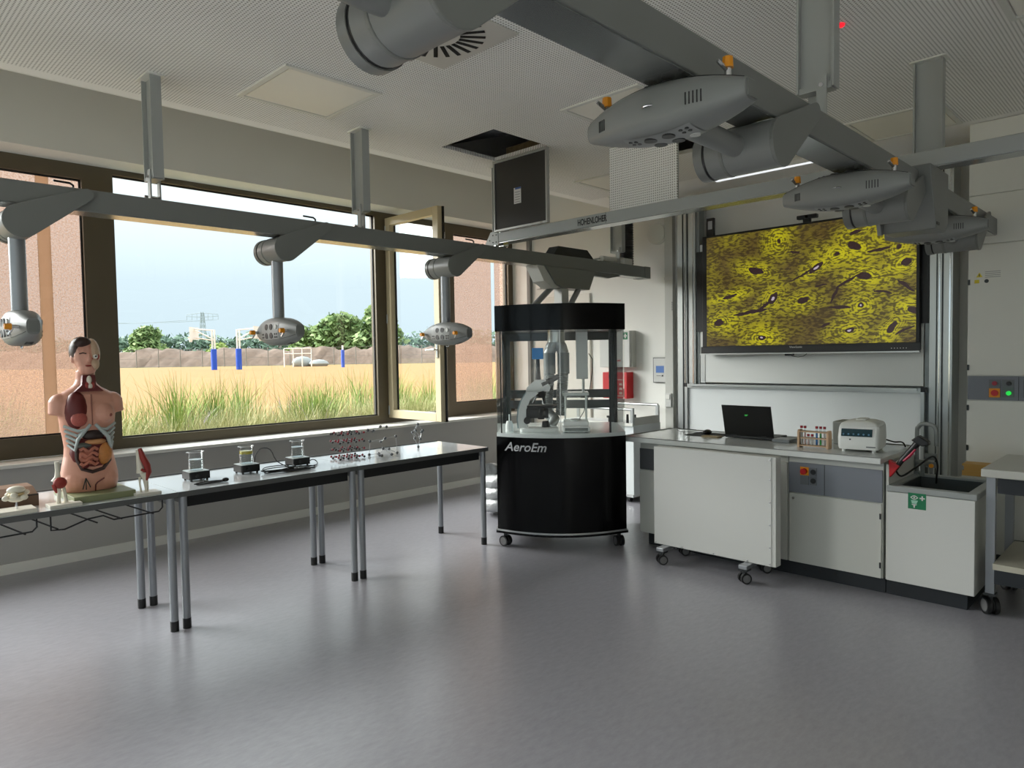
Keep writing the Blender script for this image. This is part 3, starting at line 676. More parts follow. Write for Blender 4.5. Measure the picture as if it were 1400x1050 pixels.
# black flexible duct beside the last post
prof = []; z = ZC-.002
while z > ZB1+.03: prof += [(.075, z), (.083, z-.011), (.075, z-.022)]; z -= .026
single('flexible_duct', 'black corrugated duct dropping from the ceiling beside the last post', 'duct', MB().lathe(prof, (6.40, 4.51, 0), 24), BLACK, loc=(6.40, 4.51, ZB1), smooth=True)
t = thing('cable_coupling', 'white cable couplings lying on the rail by the black duct', 'cable', (5.95, 4.36, ZB1))
part(t, 'plug', MB().cyl((5.75, 4.36, ZB1+.035), (5.98, 4.36, ZB1+.035), .034, n=12), WHITE, smooth=True)
part(t, 'plug', MB().box(6.1, 6.25, 4.32, 4.42, ZB1, ZB1+.07), WHITE, bevel=.01)
part(t, 'cable', MB().tube([(5.6, 4.34, ZB1+.012), (5.7, 4.37, ZB1+.03), (5.9, 4.41, ZB1+.06), (6.15, 4.38, ZB1+.08), (6.32, 4.40, ZB1+.05)], .01, 8), ALU, smooth=True)
# ================================================================ window side tables
TZ = .80
def lab_table(label, x0, x1, rail_=True):
    t = thing('lab_table', label, 'table', ((x0+x1)/2, 4.45, 0), group='lab tables in a row under the windows')
    y0, y1 = 4.12, 4.78
    top = part(t, 'tabletop', MB().box(x0, x1, y0+.003, y1-.003, TZ-.030, TZ), TOPG)
    for ye in (y0, y1-.003): part(top, 'edge_band', MB().box(x0, x1, ye, ye+.003, TZ-.031, TZ-.001), EDGE)
    part(top, 'rim', MB().box(x0+.002, x1-.002, y1-.012, y1-.004, TZ, TZ+.006), EDGE)
    if rail_: part(t, 'apron', MB().box(x0+.06, x1-.06, y0+.05, y0+.07, TZ-.10, TZ-.031), mat('black_apron', (7, 8, 9), .6))
    part(t, 'cross_bar', MB().box(x0+.02, x0+.045, y0+.05, y1-.05, TZ-.07, TZ-.031).box(x1-.045, x1-.02, y0+.05, y1-.05, TZ-.07, TZ-.031), ALUP)
    for x in (x0+.033, x1-.033):
        for y in (y0+.035, y1-.075):
            l = part(t, 'leg', MB().cyl((x, y, .06), (x, y, TZ-.031), .0225, n=18), GREYM, smooth=True)
            part(l, 'foot', MB().cyl((x, y, 0), (x, y, .06), .0235, n=18), BLACK, smooth=True)
    return t
lab_table('lab table carrying the anatomical torso', .278, 1.470, False)
lab_table('lab table carrying the three beakers', 1.473, 2.667)
lab_table('lab table with molecule models, nearest the glass hood', 2.670, 3.898)
WIRE = mat('black_wire', (14, 14, 15), .4)
def basket(label, x0, x1):
    t = thing('wire_basket', label, 'wire basket', (x0, 4.3, TZ-.1), group='wire baskets under the torso table')
    def w(pts): part(t, 'wire', MB().tube(pts, .0045, 6), WIRE, smooth=True)
    zt = TZ-.031; m = (x0+x1)/2
    w([(x1, 4.17, zt), (x1, 4.17, zt-.05), (x1-.02, 4.17, zt-.07), (m+.02, 4.17, zt-.075), (m-.03, 4.17, zt-.045), (m-.10, 4.17, zt-.05), (x0+.06, 4.17, zt-.085), (x0, 4.17, zt-.08), (x0, 4.17, zt)])
    for x in (x0+.03, m-.06, m+.06, x1-.05):
        w([(x-.10, 4.55, zt), (x-.10, 4.55, zt-.04), (x, 4.17, zt-.078)])
    w([(x0, 4.55, zt-.04), (x1, 4.55, zt-.04)])
basket('black wire basket under the table below the vertebra model', .36, .80)
basket('black wire basket under the table below the torso base', .86, 1.40)

# ---------------------------------------------------------------- anatomical torso
def torso():
    cx, cy = 1.106, 4.42
    t = thing('torso_model', 'anatomical torso model with open chest and half a skull on a green base', 'torso model', (cx, cy, TZ))
    part(t, 'base', MB().box(.975, 1.275, 4.20, 4.62, TZ, TZ+.035), mat('olive_base', (128, 132, 96), .5), bevel=.003)
    rings = []
    for z, w, d_, oy in ((.835,.132,.085,0),(.87,.142,.095,0),(.92,.142,.10,0),(.98,.132,.096,0),(1.03,.121,.088,0),(1.08,.117,.085,0),(1.14,.124,.09,0),(1.20,.134,.097,0),(1.26,.140,.10,0),(1.32,.150,.094,.005),(1.36,.146,.078,.01),(1.385,.112,.064,.012),(1.405,.078,.056,.012),(1.425,.056,.05,.01),(1.45,.047,.049,.006),(1.50,.046,.05,.0)):
        rings.append([(cx+w*math.copysign(abs(math.cos(a))**.85, math.cos(a)), cy+oy+d_*math.sin(a), z) for a in [2*math.pi*i/36 for i in range(36)]])
    b = MB().loft(rings)
    b.ell((cx, cy-.006, 1.585), (.061, .078, .094)).ell((cx+.002, cy-.036, 1.515), (.044, .046, .048)).ell((cx, cy-.028, 1.545), (.050, .052, .05))
    b.prism([(cx-.009, 1.548), (cx+.009, 1.548), (cx+.004, 1.592), (cx-.004, 1.592)], 'y', cy-.098, cy-.07)
    b.ell((cx-.061, cy+.006, 1.568), (.008, .017, .028), 10, 8)
    for s in (-1, 1):
        b.ell((cx+s*.128, cy+.004, 1.322), (.054, .056, .055)); b.cyl((cx+s*.128, cy+.004, 1.33), (cx+s*.140, cy, 1.258), .054, .046, n=24)
        b.ell((cx+s*.064, cy-.035, .895), (.070, .062, .072))
    b.ell((cx+.062, cy-.066, 1.262), (.058, .050, .058))
    body = part(t, 'body', b, SKIN, smooth=True)
    rm = body.modifiers.new('fuse', 'REMESH'); rm.mode = 'VOXEL'; rm.voxel_size = .0045; rm.use_smooth_shade = True
    sm_ = body.modifiers.new('soften', 'SMOOTH'); sm_.iterations = 5; sm_.factor = .5
    P = lambda n, mb, m, **k: part(t, n, mb, m, smooth=True, **k)
    P('hair', MB().ell((cx-.013, cy+.016, 1.606), (.058, .078, .083)).ell((cx-.02, cy-.045, 1.655), (.042, .036, .030)), mat('hair_brown', (58, 36, 28), .45))
    sk = P('skull', MB().ell((cx+.030, cy-.012, 1.592), (.040, .074, .086)).ell((cx+.030, cy-.050, 1.540), (.028, .036, .042)), mat('skull_flesh', (196, 166, 138), .5, noise=.2, nscale=45))
    P('eyebrow', MB().tube([(cx-.042, cy-.071, 1.592), (cx-.028, cy-.082, 1.597), (cx-.012, cy-.085, 1.592)], .0035, 6), mat('hair_brown2', (70, 46, 36), .6))
    P('mouth', MB().ell((cx-.004, cy-.083, 1.526), (.016, .006, .005), 10, 6), MUSC)
    P('eye', MB().ell((cx+.032, cy-.078, 1.577), .013, 12, 8), mat('eye_white', (230, 226, 216), .2))
    P('pupil', MB().ell((cx+.032, cy-.089, 1.577), .005, 10, 6), BLACK)
    P('eye_socket', MB().tube([(cx+.032+.018*math.cos(a), cy-.074, 1.577+.018*math.sin(a)) for a in [i*.524 for i in range(12)]], .005, 6, closed=True), MUSC)
    P('neck_muscle', MB().prism([(cx-.072, 1.385), (cx+.070, 1.385), (cx+.034, 1.42), (cx+.030, 1.475), (cx-.030, 1.475), (cx-.036, 1.42)], 'y', cy-.068, cy-.02), DRED)
    P('larynx', MB().ell((cx, cy-.068, 1.448), (.013, .012, .024), 12, 8).ell((cx+.004, cy-.068, 1.415), (.017, .01, .014), 12, 8), BONE)
    P('thyroid', MB().ell((cx-.012, cy-.07, 1.42), (.009, .008, .018), 10, 8).ell((cx+.018, cy-.07, 1.42), (.009, .008, .018), 10, 8), MUSC)
    P('chest_cavity', MB().ell((cx-.062, cy-.048, 1.275), (.060, .064, .112)), DRED)
    P('lung_section', MB().ell((cx-.062, cy-.094, 1.238), (.040, .026, .042)), mat('lung_pink', (176, 88, 78), .5, noise=.35, nscale=160))
    P('sternum', MB().box(cx-.0025, cx+.0025, cy-.1025, cy-.09, 1.20, 1.37), mat('seam_flesh', (150, 96, 80), .5))
    P('nipple', MB().ell((cx+.088, cy-.106, 1.252), (.010, .006, .010), 10, 6), mat('areola', (150, 84, 70), .5))
    CART = mat('rib_cartilage', (176, 186, 184), .45)
    for s in (-1, 1):
        for i in range(5):
            zt = 1.205-.012*i; ze = 1.185-.026*i; wd = .124-.004*i
            P('rib', MB().tube([(cx+s*(.012+.009*i), cy-.105, zt), (cx+s*(.035+.010*i), cy-.108, zt-.026), (cx+s*(.07+.004*i), cy-.094, ze-.012), (cx+s*wd, cy-.045, ze+.016)], .0085, 8), CART)
    P('abdominal_cavity', MB().ell((cx+.002, cy-.046, 1.05), (.106, .066, .125)), DRED)
    P('liver', MB().ell((cx+.004, cy-.085, 1.145), (.056, .032, .030)), mat('liver_brown', (42, 28, 26), .4))
    P('stomach', MB().ell((cx+.012, cy-.092, 1.108), (.054, .030, .017)), mat('stomach_tan', (196, 140, 92), .45))
    P('gall_bladder', MB().ell((cx-.042, cy-.092, 1.092), (.042, .024, .016)), mat('grey_green', (92, 96, 90), .45))
    P('intestine', MB().ell((cx+.050, cy-.082, 1.040), (.046, .036, .066)), mat('fat_orange', (196, 128, 66), .5, noise=.25, nscale=60))
    P('intestine', MB().ell((cx-.032, cy-.082, 1.030), (.044, .034, .056)), mat('gut_pink', (190, 118, 96), .45))
    for k in range(4):
        P('intestine_loop', MB().tube([(cx-.068+.014*i, cy-.110-.006*math.sin(i*.5), 1.068-.024*k+.010*math.sin(i*1.6+k)) for i in range(7)], .009, 8), MATS['gut_pink'])
    P('caecum', MB().ell((cx-.045, cy-.104, .985), (.022, .016, .018), 12, 8), DRED)
    P('colon', MB().tube([(cx-.078, cy-.088, 1.075), (cx-.080, cy-.090, 1.02), (cx-.058, cy-.098, .965), (cx-.01, cy-.102, .945), (cx+.045, cy-.098, .958), (cx+.080, cy-.088, 1.0), (cx+.085, cy-.082, 1.05)], .010, 8), mat('colon_dark', (62, 42, 38), .45))
    P('groin_vessel', MB().tube([(cx-.045, cy-.108, .915), (cx-.062, cy-.110, .855)], .0028, 6).tube([(cx-.045, cy-.108, .915), (cx-.046, cy-.112, .852)], .0028, 6).tube([(cx-.045, cy-.108, .915), (cx-.024, cy-.108, .862)], .0028, 6), BLACK)
    P('groin_fold', MB().tube([(cx+.004, cy-.088, .836), (cx+.004, cy-.098, .872), (cx+.012, cy-.106, .885), (cx+.045, cy-.108, .905)], .0035, 6), DRED)
torso()
# ---------------------------------------------------------------- small models on the torso table
BASEW = mat('model_base_white', (214, 210, 198), .45)
t = thing('elbow_model', 'bone model of an elbow joint on a white base, left of the torso', 'joint model', (.925, 4.20, TZ))
part(t, 'base', MB().box(.855, 1.0, 4.145, 4.245, TZ, TZ+.018), BASEW, bevel=.002)
part(t, 'bone', MB().tube([(.905, 4.20, 1.035), (.906, 4.20, .99), (.905, 4.20, .955), (.895, 4.2, .93)], [.012, .011, .014, .022], 12), BONE, smooth=True)
part(t, 'bone', MB().tube([(.905, 4.19, .925), (.908, 4.19, .88), (.906, 4.2, .84), (.905, 4.2, TZ+.018)], [.012, .009, .009, .011], 10), BONE, smooth=True)
part(t, 'bone', MB().tube([(.925, 4.20, .915), (.934, 4.2, .87), (.938, 4.2, .83), (.938, 4.2, TZ+.018)], [.010, .008, .009, .011], 10), BONE, smooth=True)
part(t, 'ligament', MB().ell((.912, 4.186, .925), (.032, .022, .030), 14, 10).tube([(.885, 4.185, .92), (.888, 4.18, .895), (.895, 4.185, .875)], [.012, .009, .004], 8), MUSC, smooth=True)
t = thing('knee_model', 'bone and muscle model of a knee joint on a white base, right of the torso', 'joint model', (1.325, 4.20, TZ))
part(t, 'base', MB().box(1.262, 1.392, 4.15, 4.25, TZ, TZ+.016), BASEW, bevel=.002)
part(t, 'bone', MB().tube([(1.292, 4.2, 1.055), (1.294, 4.2, 1.0), (1.300, 4.2, .95), (1.302, 4.2, .925)], [.011, .012, .018, .022], 12), BONE, smooth=True)
part(t, 'bone', MB().tube([(1.318, 4.2, .925), (1.326, 4.2, .885), (1.330, 4.2, .84), (1.330, 4.2, TZ+.016)], [.022, .014, .011, .010], 12), BONE, smooth=True)
part(t, 'bone', MB().tube([(1.296, 4.2, .90), (1.296, 4.2, .86), (1.302, 4.2, TZ+.016)], [.007, .005, .006], 8), BONE, smooth=True)
part(t, 'muscle', MB().tube([(1.298, 4.188, 1.062), (1.312, 4.185, 1.01), (1.332, 4.185, .965), (1.338, 4.187, .925), (1.328, 4.188, .88)], [.010, .017, .018, .017, .005], 10).tube([(1.30, 4.185, .945), (1.315, 4.18, .935), (1.33, 4.185, .935)], .008, 8), MUSC, smooth=True)
t = thing('vertebra_model', 'pale vertebra bone model on a white base at the table end', 'bone model', (.72, 4.21, TZ))
part(t, 'base', MB().box(.62, .80, 4.14, 4.27, TZ, TZ+.02), BASEW, bevel=.002)
vb = MB().ell((.725, 4.2, .915), (.040, .032, .020), 14, 8).ell((.725, 4.2, .872), (.038, .030, .018), 14, 8)
for a in (.3, 1.2, 2.2, 3.3, 4.4, 5.4): vb.ell((.725+.045*math.cos(a), 4.2+.035*math.sin(a), .885+.015*math.sin(a*3)), (.017, .014, .014), 10, 6)
part(t, 'vertebra', vb, BONE, smooth=True)
part(t, 'disc', MB().ell((.725, 4.2, .893), (.036, .03, .010), 14, 6), mat('disc_tan', (196, 176, 130), .5), smooth=True)
part(t, 'stand', MB().cyl((.725, 4.2, TZ+.02), (.725, 4.2, .86), .006, n=8), CHROME, smooth=True)
t = thing('wooden_case', 'dark brown wooden case with a clear lid behind the vertebra model', 'box', (.70, 4.45, TZ))
part(t, 'body', MB().box(.52, .845, 4.33, 4.57, TZ, TZ+.055), mat('dark_wood', (92, 68, 50), .45, noise=.15, nscale=14))
part(t, 'rim', MB().box(.52, .845, 4.33, 4.57, TZ+.055, TZ+.063), BLACK)
part(t, 'lid', MB().prism([(4.33, TZ+.064), (4.57, TZ+.064), (4.57, TZ+.092), (4.43, TZ+.092)], 'x', .525, .84), mat('dark_wood_lid', (104, 80, 60), .3, noise=.15, nscale=14))

# ---------------------------------------------------------------- stirrers and beakers
STTOP = mat('stirrer_top', (196, 202, 200), .2)
def stirrer(label, x, y, fr):
    t = thing('magnetic_stirrer', label, 'stirrer', (x, y, TZ), group='magnetic stirrers on the middle table')
    w = .064
    part(t, 'body', MB().prism(rr(x-w, x+w, y-w, y+w, .010, 3), 'z', TZ+.012, TZ+.058), BLACK)
    part(t, 'plate', MB().prism(rr(x-w+.004, x+w-.004, y-w+.004, y+w-.004, .008, 3), 'z', TZ+.058, TZ+.061), STTOP)
    for a in (-1, 1):
        for b in (-1, 1): part(t, 'foot', MB().cyl((x+a*.048, y+b*.048, TZ), (x+a*.048, y+b*.048, TZ+.012), .007, n=8), BLACK)
    part(t, 'dial', MB().cyl((x-.02, y-w-.001, TZ+.035), (x-.02, y-w-.012, TZ+.035), .010, n=12), DARKM, smooth=True)
def beaker(label, x, y, level, oil=False):
    z0 = TZ+.061; t = thing('beaker', label, 'beaker', (x, y, z0), group='glass beakers standing on the stirrers')
    prof = [(.0, .001), (.040, .001), (.044, .006), (.0445, .108), (.049, .115), (.0475, .1165), (.0430, .110), (.0425, .008), (.039, .003), (0, .003)]
    part(t, 'glass', MB().lathe(prof, (x, y, z0), 32), BEAKER, smooth=True)
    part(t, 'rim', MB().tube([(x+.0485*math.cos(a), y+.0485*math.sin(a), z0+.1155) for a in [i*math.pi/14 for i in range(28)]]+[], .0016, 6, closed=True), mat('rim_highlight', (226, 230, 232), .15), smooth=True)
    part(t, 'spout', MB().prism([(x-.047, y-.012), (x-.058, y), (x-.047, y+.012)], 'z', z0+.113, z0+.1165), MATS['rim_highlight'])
    part(t, 'water', MB().lathe([(0, .0035), (.0415, .0085), (.0420, level), (0, level)], (x, y, z0), 32), WATER, smooth=True)
    part(t, 'surface', MB().lathe([(0, level+.0004), (.0422, level+.0004), (.0422, level+.0024), (0, level+.0024)], (x, y, z0), 32), mat('water_surface', (206, 214, 214), .1), smooth=True)
    if oil: part(t, 'oil_layer', MB().lathe([(0, level+.003), (.0421, level+.003), (.0421, level+.023), (0, level+.023)], (x, y, z0), 32), mat('oil_yellow', (214, 196, 60), .15), smooth=True)
    for k in range(4): part(t, 'graduation', MB().box(x-.0448+.004, x-.0448+.018, y-.0445, y-.0435, z0+.025+.015*k, z0+.0265+.015*k), WHITE)
S = ((1.70, 4.455), (2.03, 4.465), (2.40, 4.475))
for (x, y), l1 in zip(S, ('black magnetic stirrer nearest the torso', 'black magnetic stirrer in the middle, under the yellow liquid', 'black magnetic stirrer nearest the molecule models')): stirrer(l1, x, y, 0)
beaker('glass beaker of clear water nearest the torso', *S[0], .066)
beaker('glass beaker with a layer of yellow oil on the water', *S[1], .062, True)
beaker('glass beaker of clear water nearest the molecule models', *S[2], .070)
def cable(label, pts, x, y, plug=None):
    t = thing('power_cable', label, 'cable', (x, y, TZ))
    part(t, 'cord', MB().tube(spline(pts, 3), .0032, 6), BLACK, smooth=True)
    if plug: part(t, 'plug', MB().ell((plug[0], plug[1], TZ+.014), (.022, .014, .013), 12, 8), BLACK, smooth=True)
rnd = random.Random(5)
def coil(cx, cy, a, b, n, turns, dz=.012):
    out = []
    for i in range(n):
        u = i/(n-1); q = u*turns*2*math.pi; k = 1-.25*math.sin(q*.37)
        out.append((cx+a*k*math.cos(q)+.01*math.sin(q*2.3), cy+b*k*math.sin(q), TZ+.005+dz*(.5+.5*math.sin(q*.5+1))*u))
    return out
cable('bundled black power cable in front of the first stirrer', [(1.72, 4.36, TZ+.03), (1.70, 4.32, TZ+.006)]+coil(1.70, 4.24, .075, .022, 70, 4), 1.70, 4.25, (1.79, 4.235))
cable('tangled black power cables between the second and third stirrer', [(2.09, 4.48, TZ+.05), (2.10, 4.475, TZ+.11), (2.13, 4.46, TZ+.15), (2.18, 4.43, TZ+.14), (2.21, 4.40, TZ+.06)]+coil(2.19, 4.33, .10, .055, 90, 4.6, .03)+coil(2.30, 4.28, .10, .035, 60, 3, .02), 2.2, 4.35, (2.26, 4.30))
cable('short black cable looping behind the third stirrer', [(2.46, 4.43, TZ+.03), (2.50, 4.44, TZ+.035), (2.53, 4.45, TZ+.02), (2.51, 4.40, TZ+.006), (2.44, 4.36, TZ+.005), (2.38, 4.34, TZ+.005)], 2.45, 4.4)
# ---------------------------------------------------------------- molecule models
ATD = mat('atom_graphite', (46, 46, 48), .35); ATR = mat('atom_red', (140, 24, 40), .35); BOND = mat('bond_wire', (190, 192, 194), .3, metal=.6)
def ball(mb, p, r=.0095): mb.ell(p, r, 10, 7)
def lattice():
    t = thing('lattice_model', 'four layered crystal lattice model of dark and red balls', 'molecule model', (2.80, 4.50, TZ))
    D, Rr, B = MB(), MB(), MB(); nodes = []
    for L in range(4):
        z = TZ+.012+L*.058; lay = []
        for i in range(7):
            for j in range(4):
                x = 2.70+i*.034+(.017 if j % 2 else 0); y = 4.41+j*.05+(.012 if (i % 2) else 0); lay.append((x, y, z+(.006 if (i+j+L) % 2 else 0), (i+j+L) % 2))
        for a in range(len(lay)):
            for b in range(a+1, len(lay)):
                dx = math.hypot(lay[a][0]-lay[b][0], lay[a][1]-lay[b][1])
                if dx < .043: B.cyl(lay[a][:3], lay[b][:3], .0022, n=5)
        for q in lay: ball(Rr if (q[3] and random.random() < .62) else D, q[:3], .0088)
        nodes.append(lay)
    for k in (0, 5, 9, 14, 18, 23, 27): B.cyl(nodes[0][k][:3], nodes[3][k][:3], .0012, n=5)
    part(t, 'dark_atoms', D, ATD, smooth=True, kind='stuff'); part(t, 'red_atoms', Rr, ATR, smooth=True, kind='stuff'); part(t, 'bonds', B, BOND, kind='stuff')
lattice()
def molecule(label, pts, bonds, c):
    t = thing('molecule_model', label, 'molecule model', (c[0], c[1], TZ), group='ball and wire molecule models of grey balls')
    A, B = MB(), MB()
    P = [(c[0]+p[0], c[1]+p[1], TZ+.0115+p[2]) for p in pts]
    for p in P: ball(A, p, .0115)
    for a, b in bonds: B.cyl(P[a], P[b], .0018, n=6)
    part(t, 'atoms', A, mat('atom_grey', (104, 106, 108), .25, metal=.3), smooth=True, kind='stuff'); part(t, 'bonds', B, BOND, kind='stuff')
molecule('wide ball and wire molecule model of grey balls on the last table',
    [(-.10, .06, 0), (-.06, -.02, 0), (-.02, .05, .0), (.02, -.06, 0), (.10, -.02, 0), (.0, .02, .04), (-.09, .06, .10), (.02, .02, .115), (.105, .0, .125), (0, .05, .09), (-.12, .04, .19), (-.08, .03, .18), (.0, .05, .205), (.05, .04, .20), (.06, .03, .03), (-.07, -.06, 0)],
    [(0, 2), (1, 2), (1, 15), (2, 5), (3, 5), (4, 5), (3, 4), (0, 6), (6, 7), (7, 8), (7, 9), (4, 8), (5, 9), (6, 9), (10, 11), (12, 13), (11, 12), (14, 5), (14, 4)], (3.08, 4.40))
molecule('small diamond shaped molecule model of grey balls by the hood end of the table',
    [(0, 0, 0), (-.035, .0, .07), (.035, .02, .075), (0, -.03, .065), (-.05, .01, .12), (.05, .0, .13), (.0, .03, .13), (0, 0, .185), (.02, -.02, .12)],
    [(0, 1), (0, 2), (0, 3), (1, 4), (2, 5), (3, 8), (4, 7), (5, 7), (6, 7), (3, 4), (2, 6), (8, 5), (1, 6)], (3.50, 4.53))
# ================================================================ glass hood on wheels
HL = Vector((3.896, 4.021, 0)); HE = Vector((.655, -.755, 0)).normalized(); HN = Vector((.755, .655, 0)).normalized(); HW = 1.033; HB = .17; HD = .80
def hb(a): return -HB*(1-(2*a/HW-1)**2)
def Hp(a, b, z): return HL+HE*a+HN*b+Vector((0, 0, z))
def outline(g=0, n=20):
    o = []
    for i in range(n+1):
        a = -g+(HW+2*g)*i/n; p = HL+HE*a+HN*(hb(min(max(a, 0), HW))-g); o.append((p.x, p.y))
    for a, b in ((HW+g, HD+g), (-g, HD+g)): p = HL+HE*a+HN*b; o.append((p.x, p.y))
    return o
def caster(parent, x, y, z1, r=.045, ang=0, twin=True):
    c = part(parent, 'caster', MB().box(x-.03, x+.03, y-.03, y+.03, z1-.012, z1).cyl((x, y, z1-.012), (x, y, r*1.2), .016, n=10), DARKM)
    d = Vector((math.cos(ang), math.sin(ang), 0))
    for s in ((-1, 1) if twin else (0,)):
        q = Vector((x, y, r))+d*s*.021
        part(c, 'wheel', MB().cyl(q-d*.011, q+d*.011, r, n=24), BLACK, smooth=True)
        part(c, 'wheel_cap', MB().cyl(q-d*.0125, q+d*.0125, r*.72, n=20), mat('wheel_grey', (112, 112, 112), .4), smooth=True)
hood = thing('glass_hood', 'black wheeled exhaust hood with curved glass chamber and AeroEm lettering', 'fume hood', tuple(Hp(HW/2, .3, 0)))
part(hood, 'base_plate', MB().prism(outline(.012), 'z', .118, .135), BLACKG)
part(hood, 'base_trim', MB().prism(outline(.006), 'z', .135, .148), ALU)
part(hood, 'cabinet', MB().prism(outline(0, 40), 'z', .148, .895), BLACKG, smooth=True)
part(hood, 'work_surface', MB().prism(outline(-.004), 'z', .895, .925), mat('hood_worktop', (206, 214, 212), .25))
part(hood, 'top_housing', MB().prism(outline(0, 40), 'z', 1.735, 1.94), BLACKG, smooth=True)
part(hood, 'roof_plate', MB().box(4.72, 5.08, 4.06, 4.40, 1.94, 1.952), DARKM)
def curtain(a0, a1, n=20):
    mb = MB(); v = []; f = []
    for i in range(n+1):
        a = a0+(a1-a0)*i/n
        for off in (0, .006):
            for z in (.925, 1.735): v.append(tuple(Hp(a, hb(a)+off, z)))
    for i in range(n):
        k = 4*i; f += [(k, k+1, k+5, k+4), (k+2, k+6, k+7, k+3)]
    f += [(0, 2, 3, 1), (4*n, 4*n+1, 4*n+3, 4*n+2)]
    return mb.add(v, f)
part(hood, 'front_glass', curtain(0.002, HW/2-.002), CGLASS, smooth=True)
part(hood, 'front_glass', curtain(HW/2+.002, HW-.002), CGLASS, smooth=True)
def hbox(a0, a1, b0, b1, z0, z1):
    mb = MB(); q = [Hp(a, b, z) for z in (z0, z1) for a, b in ((a0, b0), (a1, b0), (a1, b1), (a0, b1))]
    return mb.add(q, [(0, 3, 2, 1), (4, 5, 6, 7), (0, 1, 5, 4), (1, 2, 6, 5), (2, 3, 7, 6), (3, 0, 4, 7)])
for a in (0.001, HW-.007): part(hood, 'side_glass', hbox(a, a+.006, .02, HD-.04, .925, 1.735), CGLASS)
for a0 in (.0, HW-.03): part(hood, 'corner_rail', hbox(a0, a0+.03, HD-.06, HD-.02, .925, 1.735), DARKM)
DG = mat('hood_back_dark', (62, 68, 70), .4)
part(hood, 'back_frame', hbox(.0, .07, HD-.02, HD, .925, 1.735), DG)
part(hood, 'back_frame', hbox(HW-.07, HW, HD-.02, HD, .925, 1.735), DG)
part(hood, 'back_frame', hbox(.07, HW-.07, HD-.02, HD, 1.67, 1.735), DG)
part(hood, 'back_bar', hbox(.07, HW-.07, HD-.02, HD, 1.15, 1.225), DG)
part(hood, 'back_bar', hbox(.07, HW-.07, HD-.02, HD, 1.055, 1.13), DG)
part(hood, 'door_joint', hbox(HW/2-.003, HW/2+.003, -HB-.002, -HB+.004, .925, 1.735), ALU)
part(hood, 'side_strip', hbox(.04, .05, hb(.045)-.003, hb(.045)+.003, .925, 1.735), DARKM)
part(hood, 'side_strip', hbox(HW-.135, HW-.12, hb(HW-.13)-.001, hb(HW-.13)+.004, .925, 1.735), DARKM)
for a, b in ((.06, .03), (HW-.06, .03), (.06, HD-.08), (HW-.06, HD-.08)):
    p = Hp(a, b, 0); caster(hood, p.x, p.y, .118, .043, math.atan2(HE.y, HE.x)+(.35 if a > .5 else .9))
def hood_text():
    cu = bpy.data.curves.new('tmp', 'FONT'); cu.body = 'AeroEm'; cu.size = .098; cu.extrude = .0008; cu.shear = .28; cu.align_x = 'CENTER'; cu.align_y = 'CENTER'; cu.offset = .0012
    to = bpy.data.objects.new('tmp', cu); COL.objects.link(to); dg = bpy.context.evaluated_depsgraph_get()
    me = bpy.data.meshes.new_from_object(to.evaluated_get(dg)); bpy.data.objects.remove(to); bpy.data.curves.remove(cu)
    off = rootloc(hood)
    for v in me.vertices:
        a = .235+v.co.x; v.co = Hp(a, hb(a)-.003-v.co.z, .818+v.co.y)-off
    me.materials.clear(); me.materials.append(mat('logo_grey', (176, 178, 180), .4)); me.name = 'lettering'
    link(bpy.data.objects.new('lettering', me), hood)
hood_text()
